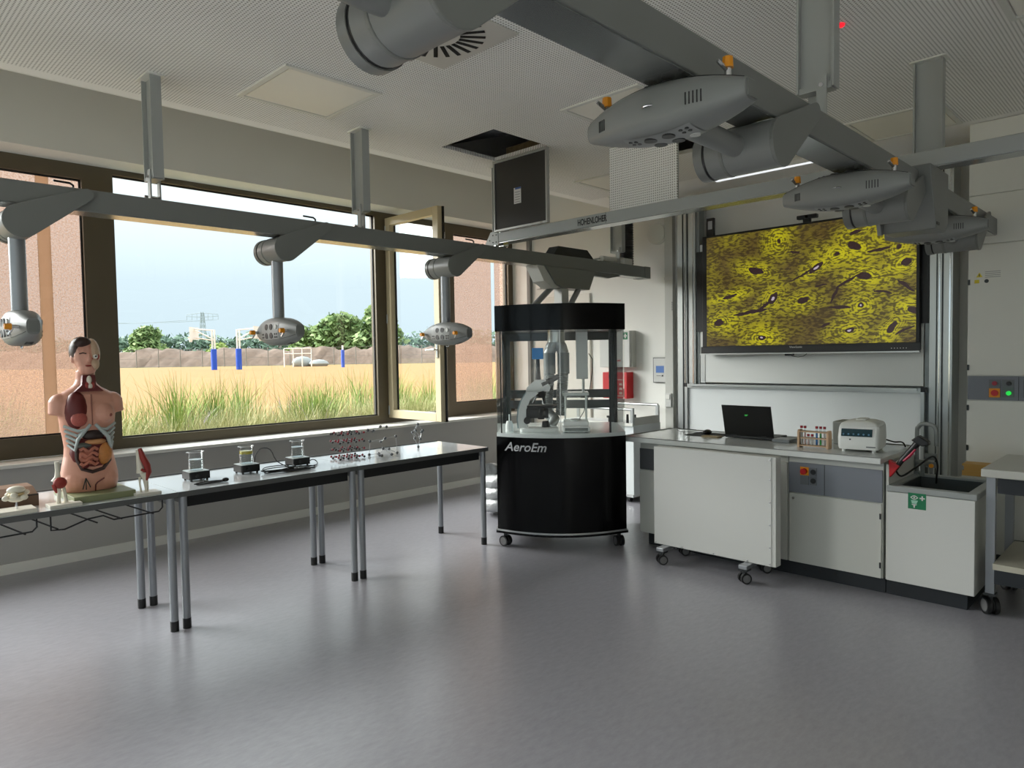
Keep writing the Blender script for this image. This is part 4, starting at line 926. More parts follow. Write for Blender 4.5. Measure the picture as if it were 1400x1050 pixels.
# ---- in the hood
HZ = .925
LGREY = mat('instrument_white', (240, 242, 241), .35)
def microscope():
    c = Hp(.34, .06, HZ); t = thing('microscope', 'white laboratory microscope with a blue camera on top inside the hood', 'microscope', tuple(c))
    def P(u, v, z): return c+HE*u+HN*v+Vector((0, 0, z))     # u to the right, v away
    def tube(pts, r, n=12): return MB().tube([P(*p) for p in pts], r, n)
    part(t, 'foot', MB().loft([[P(x, y, z) for x, y in rr(-.15, .16, -.075, .075, .03)] for z in (0, .028)]+[[P(x, y, .036) for x, y in rr(-.14, .15, -.065, .065, .03)]]), LGREY, smooth=True)
    part(t, 'arm', MB().loft([[P(u-w, -.04, z), P(u+w, -.04, z), P(u+w, .04, z), P(u-w, .04, z)] for u, w, z in ((-.12, .04, .03), (-.135, .035, .10), (-.13, .032, .18), (-.10, .035, .26), (-.05, .05, .31), (-.02, .07, .335))]), LGREY, smooth=True)
    part(t, 'arm_stripe', MB().loft([[P(u-.005, -.043, z), P(u+.005, -.043, z), P(u+.005, .043, z), P(u-.005, .043, z)] for u, z in ((-.165, .03), (-.172, .10), (-.165, .18), (-.138, .26), (-.10, .315))]), mat('stripe_grey', (150, 170, 176), .3))
    part(t, 'head', MB().loft([[P(u0, -.04, z), P(u1, -.04, z), P(u1, .04, z), P(u0, .04, z)] for u0, u1, z in ((-.10, .09, .325), (-.09, .10, .36), (-.02, .06, .42))]), LGREY, smooth=True)
    part(t, 'eyepiece', tube([(.03, -.02, .38), (.10, -.02, .41), (.16, -.02, .44)], [.026, .022, .018]), BLACK, smooth=True)
    part(t, 'eyepiece', tube([(.03, .03, .38), (.10, .03, .41), (.165, .03, .445)], [.026, .022, .020]), BLACK, smooth=True)
    cam = part(t, 'camera_tube', tube([(.0, 0, .40), (.0, 0, .50), (.0, 0, .585)], [.026, .018, .016]), BLACK, smooth=True)
    q = P(0, 0, 0); part(cam, 'camera', MB().loft([[P(-.045, -.04, z), P(.045, -.04, z), P(.045, .04, z), P(-.045, .04, z)] for z in (.585, .675)]), mat('camera_blue', (0, 140, 225), .35), bevel=.003)
    part(t, 'objective_turret', tube([(.02, 0, .325), (.03, 0, .28)], [.05, .03]), BLACK, smooth=True)
    part(t, 'objective', tube([(-.02, 0, .30), (-.045, 0, .23)], [.016, .010]), CHROME, smooth=True)
    part(t, 'objective', tube([(.04, 0, .30), (.05, 0, .225)], [.016, .010]), BLACK, smooth=True)
    part(t, 'stage', MB().loft([[P(-.09, -.07, z), P(.15, -.07, z), P(.15, .07, z), P(-.09, .07, z)] for z in (.195, .215)]), BLACK)
    part(t, 'condenser', tube([(.02, 0, .195), (.02, 0, .10)], [.04, .028]), BLACK, smooth=True)
    part(t, 'stage_holder', MB().loft([[P(-.10, -.03, z), P(.08, -.03, z), P(.06, .03, z), P(-.10, .03, z)] for z in (.11, .19)]), BLACK)
    part(t, 'lamp_field', tube([(.06, 0, .03), (.055, 0, .085)], [.04, .026]), BLACK, smooth=True)
    part(t, 'focus_knob', tube([(-.09, -.04, .095), (-.09, -.075, .095)], .028), BLACK, smooth=True)
microscope()
def balance():
    c = Hp(.64, .02, HZ); t = thing('lab_balance', 'analytical balance with a clear draft shield inside the hood', 'balance', tuple(c))
    def B_(u0, u1, v0, v1, z0, z1):
        q = [c+HE*u+HN*v+Vector((0, 0, z)) for z in (z0, z1) for u, v in ((u0, v0), (u1, v0), (u1, v1), (u0, v1))]
        return MB().add(q, [(0, 3, 2, 1), (4, 5, 6, 7), (0, 1, 5, 4), (1, 2, 6, 5), (2, 3, 7, 6), (3, 0, 4, 7)])
    part(t, 'body', B_(-.11, .11, -.10, .18, .006, .05), LGREY, bevel=.012)
    part(t, 'display', B_(-.09, .09, -.103, -.099, .016, .040), mat('lcd_grey', (110, 118, 116), .3))
    part(t, 'housing', B_(-.10, .10, -.02, .18, .05, .085), LGREY, bevel=.006)
    for u in (-.095, .089): part(t, 'shield_side', B_(u, u+.006, -.02, .17, .085, .29), CGLASS)
    part(t, 'shield_front', B_(-.095, .095, -.02, -.015, .085, .29), CGLASS)
    part(t, 'shield_back', B_(-.095, .095, .165, .17, .085, .29), CGLASS)
    part(t, 'shield_top', B_(-.105, .105, -.03, .18, .29, .315), mat('acrylic_edge', (196, 204, 202), .2), bevel=.004)
    for u in (-.09, .08): part(t, 'shield_post', B_(u, u+.012, .15, .165, .085, .29), ALU)
    for u in (-.08, .08): part(t, 'foot', MB().cyl(c+HE*u+HN*-.06, c+HE*u+HN*-.06+Vector((0, 0, .008)), .012, n=10), BLACK)
    part(t, 'pan', MB().cyl(c+HN*.07+Vector((0, 0, .085)), c+HN*.07+Vector((0, 0, .095)), .045, n=20), CHROME, smooth=True)
balance()
def corrug(p0, p1, r, pitch=.016, amp=.004, n=18):
    p0, p1 = Vector(p0), Vector(p1); L = (p1-p0).length; k = int(L/pitch)*2; mb = MB()
    return mb.tube([p0.lerp(p1, i/k) for i in range(k+1)], [r+(amp if i % 2 else -amp) for i in range(k+1)], n)
SILV = mat('silver_hose', (176, 178, 178), .45, metal=.6, noise=.25, nscale=40, bump=.5)
t = thing('exhaust_hoses', 'pair of silver flexible exhaust hoses hanging inside the hood', 'hose', tuple(Hp(.47, .45, 1.1)))
for a in (.43, .55):
    part(t, 'hose', corrug(Hp(a, .45, 1.43), Hp(a-.03, .44, 1.02), .046), SILV, smooth=True)
    part(t, 'clamp', MB().cyl(Hp(a, .45, 1.38), Hp(a, .45, 1.56), .052, n=20), mat('hose_collar', (128, 132, 132), .4), smooth=True)
    part(t, 'bend', MB().tube([Hp(a, .45, 1.55), Hp(a+(.49-a)*.3, .45, 1.61), Hp(a+(.49-a)*.8, .45, 1.66)], .05, 16), SILV, smooth=True)
part(t, 'manifold', MB().cyl(Hp(.49, .45, 1.65), Hp(.49, .45, 1.735), .075, n=24), ALU, smooth=True)
part(t, 'spout', MB().tube([Hp(.42, .44, 1.03), Hp(.47, .40, .99), Hp(.45, .34, .96), Hp(.42, .30, .945)], [.05, .045, .04, .02], 14), SILV, smooth=True)
t = thing('hanging_probe', 'white rectangular sampling unit hanging on a rod inside the hood', 'instrument', tuple(Hp(.72, .5, 1.3)))
part(t, 'case', hbox(.66, .76, .47, .55, 1.33, 1.735), LGREY, bevel=.004)
part(t, 'rod', MB().cyl(Hp(.72, .51, 1.2), Hp(.72, .51, 1.33), .012, n=10), ALU, smooth=True)
part(t, 'weight', MB().cyl(Hp(.72, .51, 1.165), Hp(.72, .51, 1.205), .025, n=14), BLACK, smooth=True)
part(t, 'cable', MB().tube([Hp(.77, .5, 1.55), Hp(.80, .5, 1.50), Hp(.80, .5, 1.40), Hp(.77, .5, 1.2), Hp(.72, .45, 1.05), Hp(.66, .4, .96), Hp(.55, .38, .94)], .004, 6), BLACK, smooth=True)
t = thing('spray_bottle', 'small white bottle in the left corner of the hood', 'bottle', tuple(Hp(.10, .08, HZ)))
part(t, 'body', MB().lathe([(0, 0), (.032, 0), (.032, .05), (.022, .085), (0, .088)], tuple(Hp(.10, .08, HZ)), 20), LGREY, smooth=True)
part(t, 'nozzle', MB().cyl(Hp(.10, .08, HZ+.085), Hp(.10, .08, HZ+.14), .005, n=8), LGREY, smooth=True)
# silver hose coil on the floor behind the hood
pts = []
for i in range(90):
    u = i/89; a = u*2*math.pi*3.3+.6; r = .15-.02*u; pts.append((4.72+r*math.cos(a), 4.79+r*math.sin(a), .075+.36*u))
single('hose_coil', 'coiled silver flexible hose on the floor beside the hood', 'hose', MB().tube(pts, [.068+(.004 if i % 2 else -.004) for i in range(90)], 14), SILV, loc=(4.72, 4.79, 0), smooth=True)
# ================================================================ front wall
def wallbox(mb, y0, y1, z0, z1, d0=0, d1=.02): return mb.box(XF-d1, XF-d0, y0, y1, z0, z1)
struct('door_1', 'white flush door in the front wall by the windows', 'door', MB().box(XF-.03, XF-.001, 5.20, 6.08, .01, 2.27), mat('door_white', (222, 220, 210), .5), bevel=.004)
t = thing('light_switch', 'small white double switch high on the wall by the windows', 'switch', (XF, 6.02, 2.45))
part(t, 'plate', wallbox(MB(), 5.985, 6.06, 2.375, 2.525, .001, .022), WHITE, bevel=.004); part(t, 'rocker', wallbox(MB(), 5.995, 6.05, 2.455, 2.515, .022, .027), TRIMW); part(t, 'rocker', wallbox(MB(), 5.995, 6.05, 2.385, 2.445, .022, .027), TRIMW)
t = thing('first_aid_cabinet', 'white first aid cabinet with a green cross sign', 'first aid box', (XF, 4.75, 1.39))
part(t, 'body', wallbox(MB(), 4.56, 4.98, 1.385, 1.80, .001, .10), LAM, bevel=.004)
part(t, 'door', wallbox(MB(), 4.562, 4.978, 1.387, 1.798, .101, .13), WHITE, bevel=.003)
s = part(t, 'cross_sign', wallbox(MB(), 4.585, 4.645, 1.70, 1.78, .1305, .132), GREEN); part(s, 'cross', wallbox(MB(), 4.608, 4.622, 1.715, 1.765, .132, .133).box(XF-.133, XF-.132, 4.593, 4.637, 1.733, 1.747), WHITE)
part(t, 'red_mark', wallbox(MB(), 4.685, 4.77, 1.455, 1.470, .1305, .132), RED)
t = thing('fire_blanket_box', 'red fire blanket box below the first aid cabinet', 'safety box', (XF, 4.78, 1.03))
part(t, 'body', wallbox(MB(), 4.60, 4.94, 1.03, 1.33, .001, .13), RED, bevel=.006)
part(t, 'pictogram', wallbox(MB(), 4.64, 4.82, 1.055, 1.25, .1302, .131), mat('pictogram_cream', (214, 196, 180), .5)); part(t, 'pictogram_fill', wallbox(MB(), 4.65, 4.81, 1.065, 1.24, .131, .132), RED)
for k in range(3): part(t, 'symbol', wallbox(MB(), 4.665, 4.705, 1.08+.05*k, 1.105+.05*k, .132, .133).box(XF-.133, XF-.132, 4.735, 4.79, 1.08+.05*k, 1.11+.05*k), MATS['pictogram_cream'])
part(t, 'handle', wallbox(MB(), 4.83, 4.85, 1.25, 1.30, .1302, .135), BLACK)
t = thing('thermostat_panel', 'white wall control panel with a small blue display', 'control panel', (XF, 4.24, 1.22))
part(t, 'frame', wallbox(MB(), 4.150, 4.325, 1.215, 1.492, .001, .02), DARKM); part(t, 'face', wallbox(MB(), 4.155, 4.312, 1.222, 1.485, .0201, .03), WHITE)
part(t, 'display', wallbox(MB(), 4.18, 4.28, 1.325, 1.40, .0302, .032), mat('display_blue', (70, 96, 140), .2, emit=(70, 100, 150), estr=.5)); part(t, 'button', wallbox(MB(), 4.19, 4.205, 1.285, 1.30, .0302, .034), BLACK); part(t, 'label_strip', wallbox(MB(), 4.22, 4.275, 1.288, 1.297, .0302, .031), MATS['print_grey'])
t = thing('wall_lamp', 'round white wall lamp beside the pylon column', 'lamp', (XF, 4.26, 2.845))
part(t, 'base', MB().cyl((XF-.001, 4.26, 2.845), (XF-.03, 4.26, 2.845), .118, n=36), TRIMW, smooth=True); part(t, 'dome', MB().lathe([(.112, -.03), (.110, -.05), (.09, -.062), (.0, -.066)], (XF, 4.26, 2.845), 36, 'x'), mat('lamp_opal', (226, 226, 216), .3), smooth=True)
t = thing('cable_trunking', 'white vertical cable trunking on the front wall', 'trunking', (XF, 4.10, 0))
part(t, 'channel', wallbox(MB(), 4.045, 4.145, .0, 3.185, .001, .06), LAM, bevel=.003); part(t, 'joint', wallbox(MB(), 4.043, 4.147, 2.33, 2.36, .0601, .063), WHITE); part(t, 'outlet', wallbox(MB(), 4.065, 4.14, .955, 1.105, .0601, .075), WHITE, bevel=.003); part(t, 'switch', wallbox(MB(), 4.08, 4.125, 1.04, 1.09, .0751, .082), TRIMW)
for k in range(5): part(t, 'vent_slot', wallbox(MB(), 4.047, 4.06, 2.0+.02*k, 2.008+.02*k, .0601, .0605), BLACK)
# pylon columns of the board system
def pylon_column(label, y0, y1):
    t = thing('board_column', label, 'column', (6.45, (y0+y1)/2, 0), group='aluminium columns carrying the screen')
    part(t, 'profile', MB().box(6.38, 6.60, y0, y1, 0, 3.05), ALU)
    w = y1-y0
    for k, (a, b) in enumerate(((.08, .14), (.40, .46), (.54, .58), (.66, .70))): part(t, 'groove', MB().box(6.372, 6.38, y0+w*a, y0+w*b, .02, 3.04), DARKM if k % 2 else CHROME)
    part(t, 'inner_rail', MB().box(6.40, 6.50, y0-.035 if y0 > 3 else y1, y0 if y0 > 3 else y1+.035, 0, 3.03), mat('rail_grey', (140, 146, 146), .4, metal=.5))
    part(t, 'floor_foot', MB().box(6.30, 6.64, y0-.01, y1+.01, 0, .012), DARKM)
pylon_column('aluminium board column left of the screen', 3.655, 3.86)
pylon_column('aluminium board column right of the screen', 1.395, 1.555)
# ---- screen
t = thing('rear_board', 'plain white board panel behind and below the screen', 'board', (6.41, 2.6, 1.24))
part(t, 'panel', MB().box(6.402, 6.415, 1.60, 3.60, 1.24, 2.62), mat('rear_board_white', (232, 234, 230), .4)); part(t, 'edge_rail', MB().box(6.398, 6.42, 3.56, 3.61, 1.235, 2.62), ALU)
CANALS = [(2.979,2.298,.076,.031,20,0),(2.817,2.033,.058,.034,-50,1),(2.423,2.276,.071,.024,-35,1),(2.25,2.372,.02,.017,0,0),(2.112,2.429,.055,.029,30,0),(2.098,2.539,.052,.019,-15,0),(1.852,2.485,.025,.022,0,0),(1.709,2.252,.044,.024,-15,0),
    (2.026,2.161,.055,.028,5,0),(2.536,1.995,.055,.028,-8,0),(2.053,1.914,.022,.02,0,1),(2.145,1.714,.041,.025,0,1),(2.922,1.664,.037,.022,0,1),(3.361,1.828,.047,.031,0,0),(1.657,1.861,.044,.027,15,0),(1.811,1.724,.061,.026,-55,0),
    (1.916,2.373,.087,.013,-8,0),(2.619,2.429,.041,.012,10,0),(2.384,2.113,.055,.01,-5,0),(2.766,2.547,.016,.02,0,0),(3.248,2.071,.078,.017,-12,0),(1.762,2.38,.015,.019,0,0),(2.161,2.132,.109,.012,-28,0),(2.271,2.027,.087,.012,-62,0),
    (2.226,1.912,.096,.012,2,0),(3.041,1.913,.175,.017,-6,0),(2.901,1.965,.085,.015,-38,0),(1.708,2.058,.08,.013,38,0),(2.555,2.221,.131,.01,-28,0),(1.88,2.021,.073,.01,12,0),(2.353,1.769,.044,.015,-25,0),(1.718,1.699,.073,.01,-25,0)]
def tissue():
    """micrograph shown on the screen: canals, their rings of lamellae, fine dark lacunae"""
    m, nt, b = nodes_mat('tissue_image'); L = nt.links.new
    tc = nt.nodes.new('ShaderNodeTexCoord')
    wn = nt.nodes.new('ShaderNodeTexNoise'); wn.inputs['Scale'].default_value = 9; wn.inputs['Detail'].default_value = 3; L(tc.outputs['Object'], wn.inputs[0])
    va = nt.nodes.new('ShaderNodeVectorMath'); va.operation = 'MULTIPLY_ADD'; L(wn.outputs['Color'], va.inputs[0]); va.inputs[1].default_value = (0, .05, .05); L(tc.outputs['Object'], va.inputs[2])
    M = H = W_ = None
    for y, z, rx, ry, a, w in CANALS:
        mp = nt.nodes.new('ShaderNodeMapping'); mp.vector_type = 'TEXTURE'; L(va.outputs[0], mp.inputs[0])
        mp.inputs['Location'].default_value = (0, y-2.57+.025, z-1.53+.025); mp.inputs['Rotation'].default_value = (R(a), 0, 0); mp.inputs['Scale'].default_value = (1000, rx, ry)
        ln = nt.nodes.new('ShaderNodeVectorMath'); ln.operation = 'LENGTH'; L(mp.outputs[0], ln.inputs[0]); d = ln.outputs['Value']
        H = d if H is None else mnode(nt, 'MINIMUM', H, d)
        if ry > .016:
            k = mnode(nt, 'MULTIPLY', d, (rx+ry)*.5); M = k if M is None else mnode(nt, 'MINIMUM', M, k)
        if w: W_ = d if W_ is None else mnode(nt, 'MINIMUM', W_, d)
    mp2 = nt.nodes.new('ShaderNodeMapping'); mp2.inputs['Rotation'].default_value = (.25, 0, 0); mp2.inputs['Scale'].default_value = (1, .5, 1.4); L(va.outputs[0], mp2.inputs[0])
    v2 = nt.nodes.new('ShaderNodeTexNoise'); v2.inputs['Scale'].default_value = 46; v2.inputs['Detail'].default_value = 3; L(mp2.outputs[0], v2.inputs[0])
    big = nt.nodes.new('ShaderNodeTexNoise'); big.inputs['Scale'].default_value = 2.6; big.inputs['Detail'].default_value = 3; L(tc.outputs['Object'], big.inputs[0])
    ring = mnode(nt, 'SINE', mnode(nt, 'MULTIPLY', M, 260.))
    fade = mnode(nt, 'SUBTRACT', 1.0, mnode(nt, 'MINIMUM', mnode(nt, 'MULTIPLY', M, 4.2), 1.0))
    yel = mnode(nt, 'MULTIPLY_ADD', big.outputs['Fac'], .9, mnode(nt, 'MULTIPLY_ADD', fade, .65, -.28))
    rp = nt.nodes.new('ShaderNodeValToRGB'); L(yel, rp.inputs[0]); e = rp.color_ramp.elements
    e[0].position = .12; e[0].color = rgb(100, 84, 36); e[1].position = .78; e[1].color = rgb(208, 200, 22)
    spk = mnode(nt, 'ADD', v2.outputs['Fac'], mnode(nt, 'MULTIPLY', mnode(nt, 'MULTIPLY', ring, fade), .085))
    dk = nt.nodes.new('ShaderNodeMapRange'); L(spk, dk.inputs[0]); dk.inputs[1].default_value = .43; dk.inputs[2].default_value = .55; dk.inputs[3].default_value = 1; dk.inputs[4].default_value = 0
    c = mixc(nt, mnode(nt, 'MULTIPLY', dk.outputs[0], .85), rp.outputs[0], rgb(58, 44, 26))
    c = mixc(nt, mnode(nt, 'LESS_THAN', H, 1.0), c, rgb(52, 32, 34))
    c = mixc(nt, mnode(nt, 'LESS_THAN', W_, .36), c, rgb(196, 182, 196))
    b.inputs['Base Color'].default_value = (.012, .012, .012, 1); b.inputs['Roughness'].default_value = .25; b.inputs['Specular IOR Level'].default_value = .5
    L(c, b.inputs['Emission Color']); b.inputs['Emission Strength'].default_value = .64
    return m
tv = thing('presentation_screen', 'large flat screen showing a yellow microscope image of bone tissue', 'screen', (6.35, 2.57, 1.53))
part(tv, 'housing', MB().box(6.315, 6.375, 1.61, 3.54, 1.535, 2.685), BLACK, bevel=.006)
part(tv, 'display', MB().box(6.3125, 6.315, 1.635, 3.49, 1.60, 2.665), tissue())
part(tv, 'speaker_bar', MB().box(6.30, 6.3149, 1.60, 3.55, 1.53, 1.595), mat('bezel_grey', (46, 46, 46), .35), bevel=.003)
part(tv, 'pen_tray', MB().box(6.28, 6.315, 1.60, 3.55, 1.517, 1.529), ALU)
part(tv, 'bracket', MB().box(6.376, 6.399, 3.50, 3.64, 1.75, 2.55), BLACK); part(tv, 'bracket', MB().box(6.376, 6.399, 1.56, 1.64, 1.75, 2.55), BLACK)
text(tv, 'ViewSonic', .028, facing((6.2995, 2.60, 1.578), (0, -1, 0), (0, 0, 1)), WHITE)
for k in range(6): part(tv, 'control_dot', MB().cyl((6.3, 1.70+k*.022, 1.553), (6.2985, 1.70+k*.022, 1.553), .004, n=8), WHITE)
t = thing('web_camera', 'black web camera sitting on top of the screen', 'camera', (6.35, 2.52, 2.685))
part(t, 'body', MB().box(6.33, 6.38, 2.43, 2.61, 2.72, 2.755), BLACK, bevel=.008); part(t, 'foot', MB().box(6.33, 6.37, 2.49, 2.55, 2.685, 2.72), BLACK)
part(t, 'lens', MB().cyl((6.33, 2.52, 2.737), (6.324, 2.52, 2.737), .012, n=14), BLACKG)
t = thing('sensor_box', 'small black device with a pale display on the screen corner', 'sensor', (6.35, 3.46, 2.685))
part(t, 'body', MB().box(6.325, 6.36, 3.42, 3.50, 2.685, 2.86), BLACK, bevel=.004); part(t, 'display', MB().box(6.323, 6.325, 3.435, 3.48, 2.75, 2.83), mat('pale_display', (170, 172, 176), .3))
single('hanging_cable', 'thin black cable sagging below the screen', 'cable', MB().tube([(6.30, 2.66, 1.517), (6.30, 2.63, 1.495), (6.30, 2.58, 1.487), (6.30, 2.53, 1.495), (6.30, 2.50, 1.517)], .003, 6).box(6.295, 6.315, 2.62, 2.70, 1.50, 1.5168), BLACK, loc=(6.30, 2.6, 1.5))
# ---- lower whiteboard
t = thing('whiteboard', 'low whiteboard in aluminium frame under the screen', 'whiteboard', (6.33, 2.66, .2))
part(t, 'surface', MB().box(6.345, 6.36, 1.585, 3.735, .20, 1.185), mat('board_white', (232, 236, 235), .25))
part(t, 'frame', MB().box(6.325, 6.365, 1.575, 3.745, 1.185, 1.225).box(6.325, 6.365, 1.575, 1.60, .20, 1.185).box(6.325, 6.365, 3.72, 3.745, .20, 1.185), ALU)
part(t, 'corner_cap', MB().box(6.32, 6.37, 1.565, 1.60, 1.195, 1.232), BLACK); part(t, 'corner_cap', MB().box(6.32, 6.37, 3.72, 3.755, 1.195, 1.232), BLACK)
part(t, 'tray', MB().box(6.29, 6.325, 1.62, 3.70, 1.205, 1.225), ALU)
for y in (2.0, 3.3): part(t, 'leg', MB().box(6.37, 6.40, y, y+.05, 0, .4), ALU)
# ---- white trolley by the front wall
t = thing('lab_trolley', 'white laboratory trolley with aluminium rails behind the hood', 'trolley', (6.05, 4.7, 0))
part(t, 'body', MB().box(5.95, 6.45, 4.12, 5.25, .06, .80), mat('trolley_white', (216, 222, 222), .4), bevel=.004)
part(t, 'bottom_rail', MB().box(5.935, 5.95, 4.12, 5.25, .06, .085), ALU); part(t, 'top_edge', MB().box(5.93, 5.95, 4.12, 5.25, .795, .825), TRIMW)
for y in (4.13, 5.22):
    for x in (5.95, 6.42): part(t, 'corner_post', MB().box(x, x+.03, y, y+.03, .80, .98), ALU)
part(t, 'rail', MB().cyl((5.965, 4.14, .965), (5.965, 5.24, .965), .016, n=12), ALU, smooth=True); part(t, 'rail', MB().cyl((6.435, 4.14, .985), (6.435, 5.24, .985), .016, n=12), ALU, smooth=True)
part(t, 'side_wall', MB().box(5.98, 6.42, 4.128, 4.14, .80, .88), LAM)
for y, x in ((4.30, 6.1), (4.22, 6.12)): part(t, 'cap', MB().cyl((x, y, .80), (x, y, .90), .016, .012, n=12), BLACK, smooth=True)
part(t, 'knob', MB().cyl((6.05, 4.5, .80), (6.05, 4.5, .86), .012, n=10).cyl((6.05, 4.5, .86), (6.05, 4.5, .88), .03, n=14), BLACK, smooth=True)
for y in (4.2, 5.15):
    for x in (6.0, 6.4): part(t, 'castor', MB().cyl((x, y-.012, .03), (x, y+.012, .03), .03, n=16).box(x-.012, x+.012, y-.018, y+.018, .03, .0605), BLACK)

# ================================================================ teacher desk
DZ = .88
wt = single('worktop', 'long grey worktop of the teacher desk', 'worktop', MB().box(4.62, 5.37, 1.385, 3.325, DZ-.042, DZ-.004), DESKTOP, loc=(5.0, 2.35, DZ-.04), bevel=.005)
part(wt, 'raised_edge', MB().box(4.62, 4.632, 1.385, 3.325, DZ-.004, DZ+.001).box(5.358, 5.37, 1.385, 3.325, DZ-.004, DZ+.001).box(4.632, 5.358, 3.313, 3.325, DZ-.004, DZ+.001), mat('worktop_edge', (132, 134, 131), .4))
CABF = LAM
t = thing('base_cabinet', 'desk base cabinet mostly hidden behind the wheeled white panel', 'cabinet', (5.0, 2.6, 0))
part(t, 'body', MB().box(4.715, 5.30, 1.995, 3.20, .105, DZ-.043), CABF)
part(t, 'plinth', MB().box(4.765, 5.25, 1.995, 3.16, 0, .105), KICK)
part(t, 'end_panel', MB().box(4.705, 4.715, 2.75, 3.20, .615, .782), mat('media_panel_dark', (78, 80, 82), .45)); part(t, 'door', MB().box(4.70, 4.715, 2.60, 3.20, .107, .610), CABF, bevel=.002); part(t, 'door', MB().box(4.70, 4.715, 2.0, 2.597, .107, .782), CABF, bevel=.002)
part(t, 'stop_button', MB().cyl((4.86, 3.20, .40), (4.86, 3.245, .40), .022, n=14), RED, smooth=True)
t = thing('base_cabinet', 'desk base cabinet with grey socket panel and white door', 'cabinet', (5.0, 1.7, 0))
part(t, 'body', MB().box(4.715, 5.30, 1.395, 1.990, .105, DZ-.043), CABF)
part(t, 'plinth', MB().box(4.765, 5.25, 1.395, 1.995, 0, .105), KICK)
mp_ = part(t, 'socket_panel', MB().box(4.702, 4.715, 1.398, 1.988, .585, .790), PANELG, bevel=.002)
part(mp_, 'panel_joint', MB().box(4.7012, 4.702, 1.748, 1.752, .586, .789), DARKM)
for y, z, kind in ((1.845, .735, 's'), (1.845, .675, 's')):
    part(mp_, 'socket', MB().box(4.698, 4.702, y-.045, y-.001, z-.028, z+.028), mat('socket_frame', (104, 107, 112), .45)); part(mp_, 'socket_insert', MB().cyl((4.6985, y-.023, z), (4.696, y-.023, z), .018, n=18), BLACK)
part(mp_, 'stop_plate', MB().box(4.698, 4.702, 1.852, 1.908, .708, .764), YEL); part(mp_, 'stop_button', MB().cyl((4.698, 1.88, .736), (4.672, 1.88, .736), .02, n=18), RED, smooth=True)
part(mp_, 'blank_plate', MB().box(4.698, 4.702, 1.852, 1.908, .645, .702), MATS['socket_frame'])
dr = part(t, 'door', MB().box(4.70, 4.715, 1.402, 1.986, .107, .578), CABF, bevel=.002)
part(dr, 'lock', MB().cyl((4.70, 1.955, .545), (4.694, 1.955, .545), .009, n=12), CHROME, smooth=True)
for z in (.50, .19): part(dr, 'hinge', MB().box(4.694, 4.70, 1.402, 1.412, z-.018, z+.018), DARKM)
for y in (1.90, 1.80, 1.70, 1.60): part(t, 'plinth_hole', MB().cyl((4.7655, y, .055), (4.7635, y, .055), .011, n=12), BLACK)
# sink unit
SINK = mat('sink_grey', (70, 75, 74), .35); RIMG = mat('sink_rim', (150, 154, 152), .35)
t = thing('sink_unit', 'white sink unit with grey basin and eyewash sign', 'sink', (5.0, 1.13, 0))
part(t, 'body', MB().box(4.715, 5.30, .905, .92, .105, .665).box(4.715, 5.30, 1.365, 1.38, .105, .83).box(5.285, 5.30, .92, 1.365, .105, .665).box(4.715, 5.30, .92, 1.365, .105, .12), CABF)
part(t, 'plinth', MB().box(4.765, 5.25, .95, 1.39, 0, .105), KICK)
dr = part(t, 'door', MB().box(4.70, 4.715, .905, 1.370, .107, .663), WHITE, bevel=.002)
part(t, 'rim', MB().box(4.70, 4.755, .895, 1.375, .665, .703).box(5.24, 5.30, .895, 1.375, .665, .703).box(4.755, 5.24, .895, .95, .665, .703).box(4.755, 5.24, 1.325, 1.375, .665, .703), RIMG, bevel=.006)
part(t, 'basin', MB().box(4.755, 5.24, .95, 1.325, .40, .41).box(4.755, 4.76, .95, 1.325, .41, .69).box(5.235, 5.24, .95, 1.325, .41, .69).box(4.76, 5.235, .95, .955, .41, .69).box(4.76, 5.235, 1.32, 1.325, .41, .69), SINK)
part(t, 'lock', MB().cyl((5.1, .905, .48), (5.1, .898, .48), .01, n=10), CHROME)
sg = part(t, 'eyewash_sign', MB().box(4.6985, 4.70, 1.155, 1.252, .575, .672), GREEN)
def eye_poly(cy, cz, w, h, n=10):
    return [(cy-w+2*w*i/n, cz+h*math.sin(math.pi*i/n)) for i in range(n+1)]+[(cy+w-2*w*i/n, cz-h*math.sin(math.pi*i/n)) for i in range(1, n)]
part(sg, 'eye', MB().prism(eye_poly(1.218, .645, .022, .013), 'x', 4.6978, 4.6985), WHITE); part(sg, 'iris', MB().prism(eye_poly(1.218, .645, .015, .008), 'x', 4.6974, 4.6978), GREEN); part(sg, 'pupil', MB().cyl((4.697, 1.218, .645), (4.6974, 1.218, .645), .005, n=10), WHITE)
part(sg, 'cross', MB().box(4.6978, 4.6985, 1.171, 1.179, .630, .658).box(4.6978, 4.6985, 1.161, 1.189, .640, .648), WHITE)
part(sg, 'water_jet', MB().prism([(1.236, .628), (1.198, .628), (1.206, .607), (1.230, .607)], 'x', 4.6979, 4.6985), mat('jet_pale', (150, 196, 176), .5)); part(sg, 'nozzle', MB().prism([(1.234, .604), (1.202, .604), (1.209, .598), (1.214, .598), (1.214, .583), (1.222, .583), (1.222, .598), (1.227, .598)], 'x', 4.6979, 4.6985), WHITE)
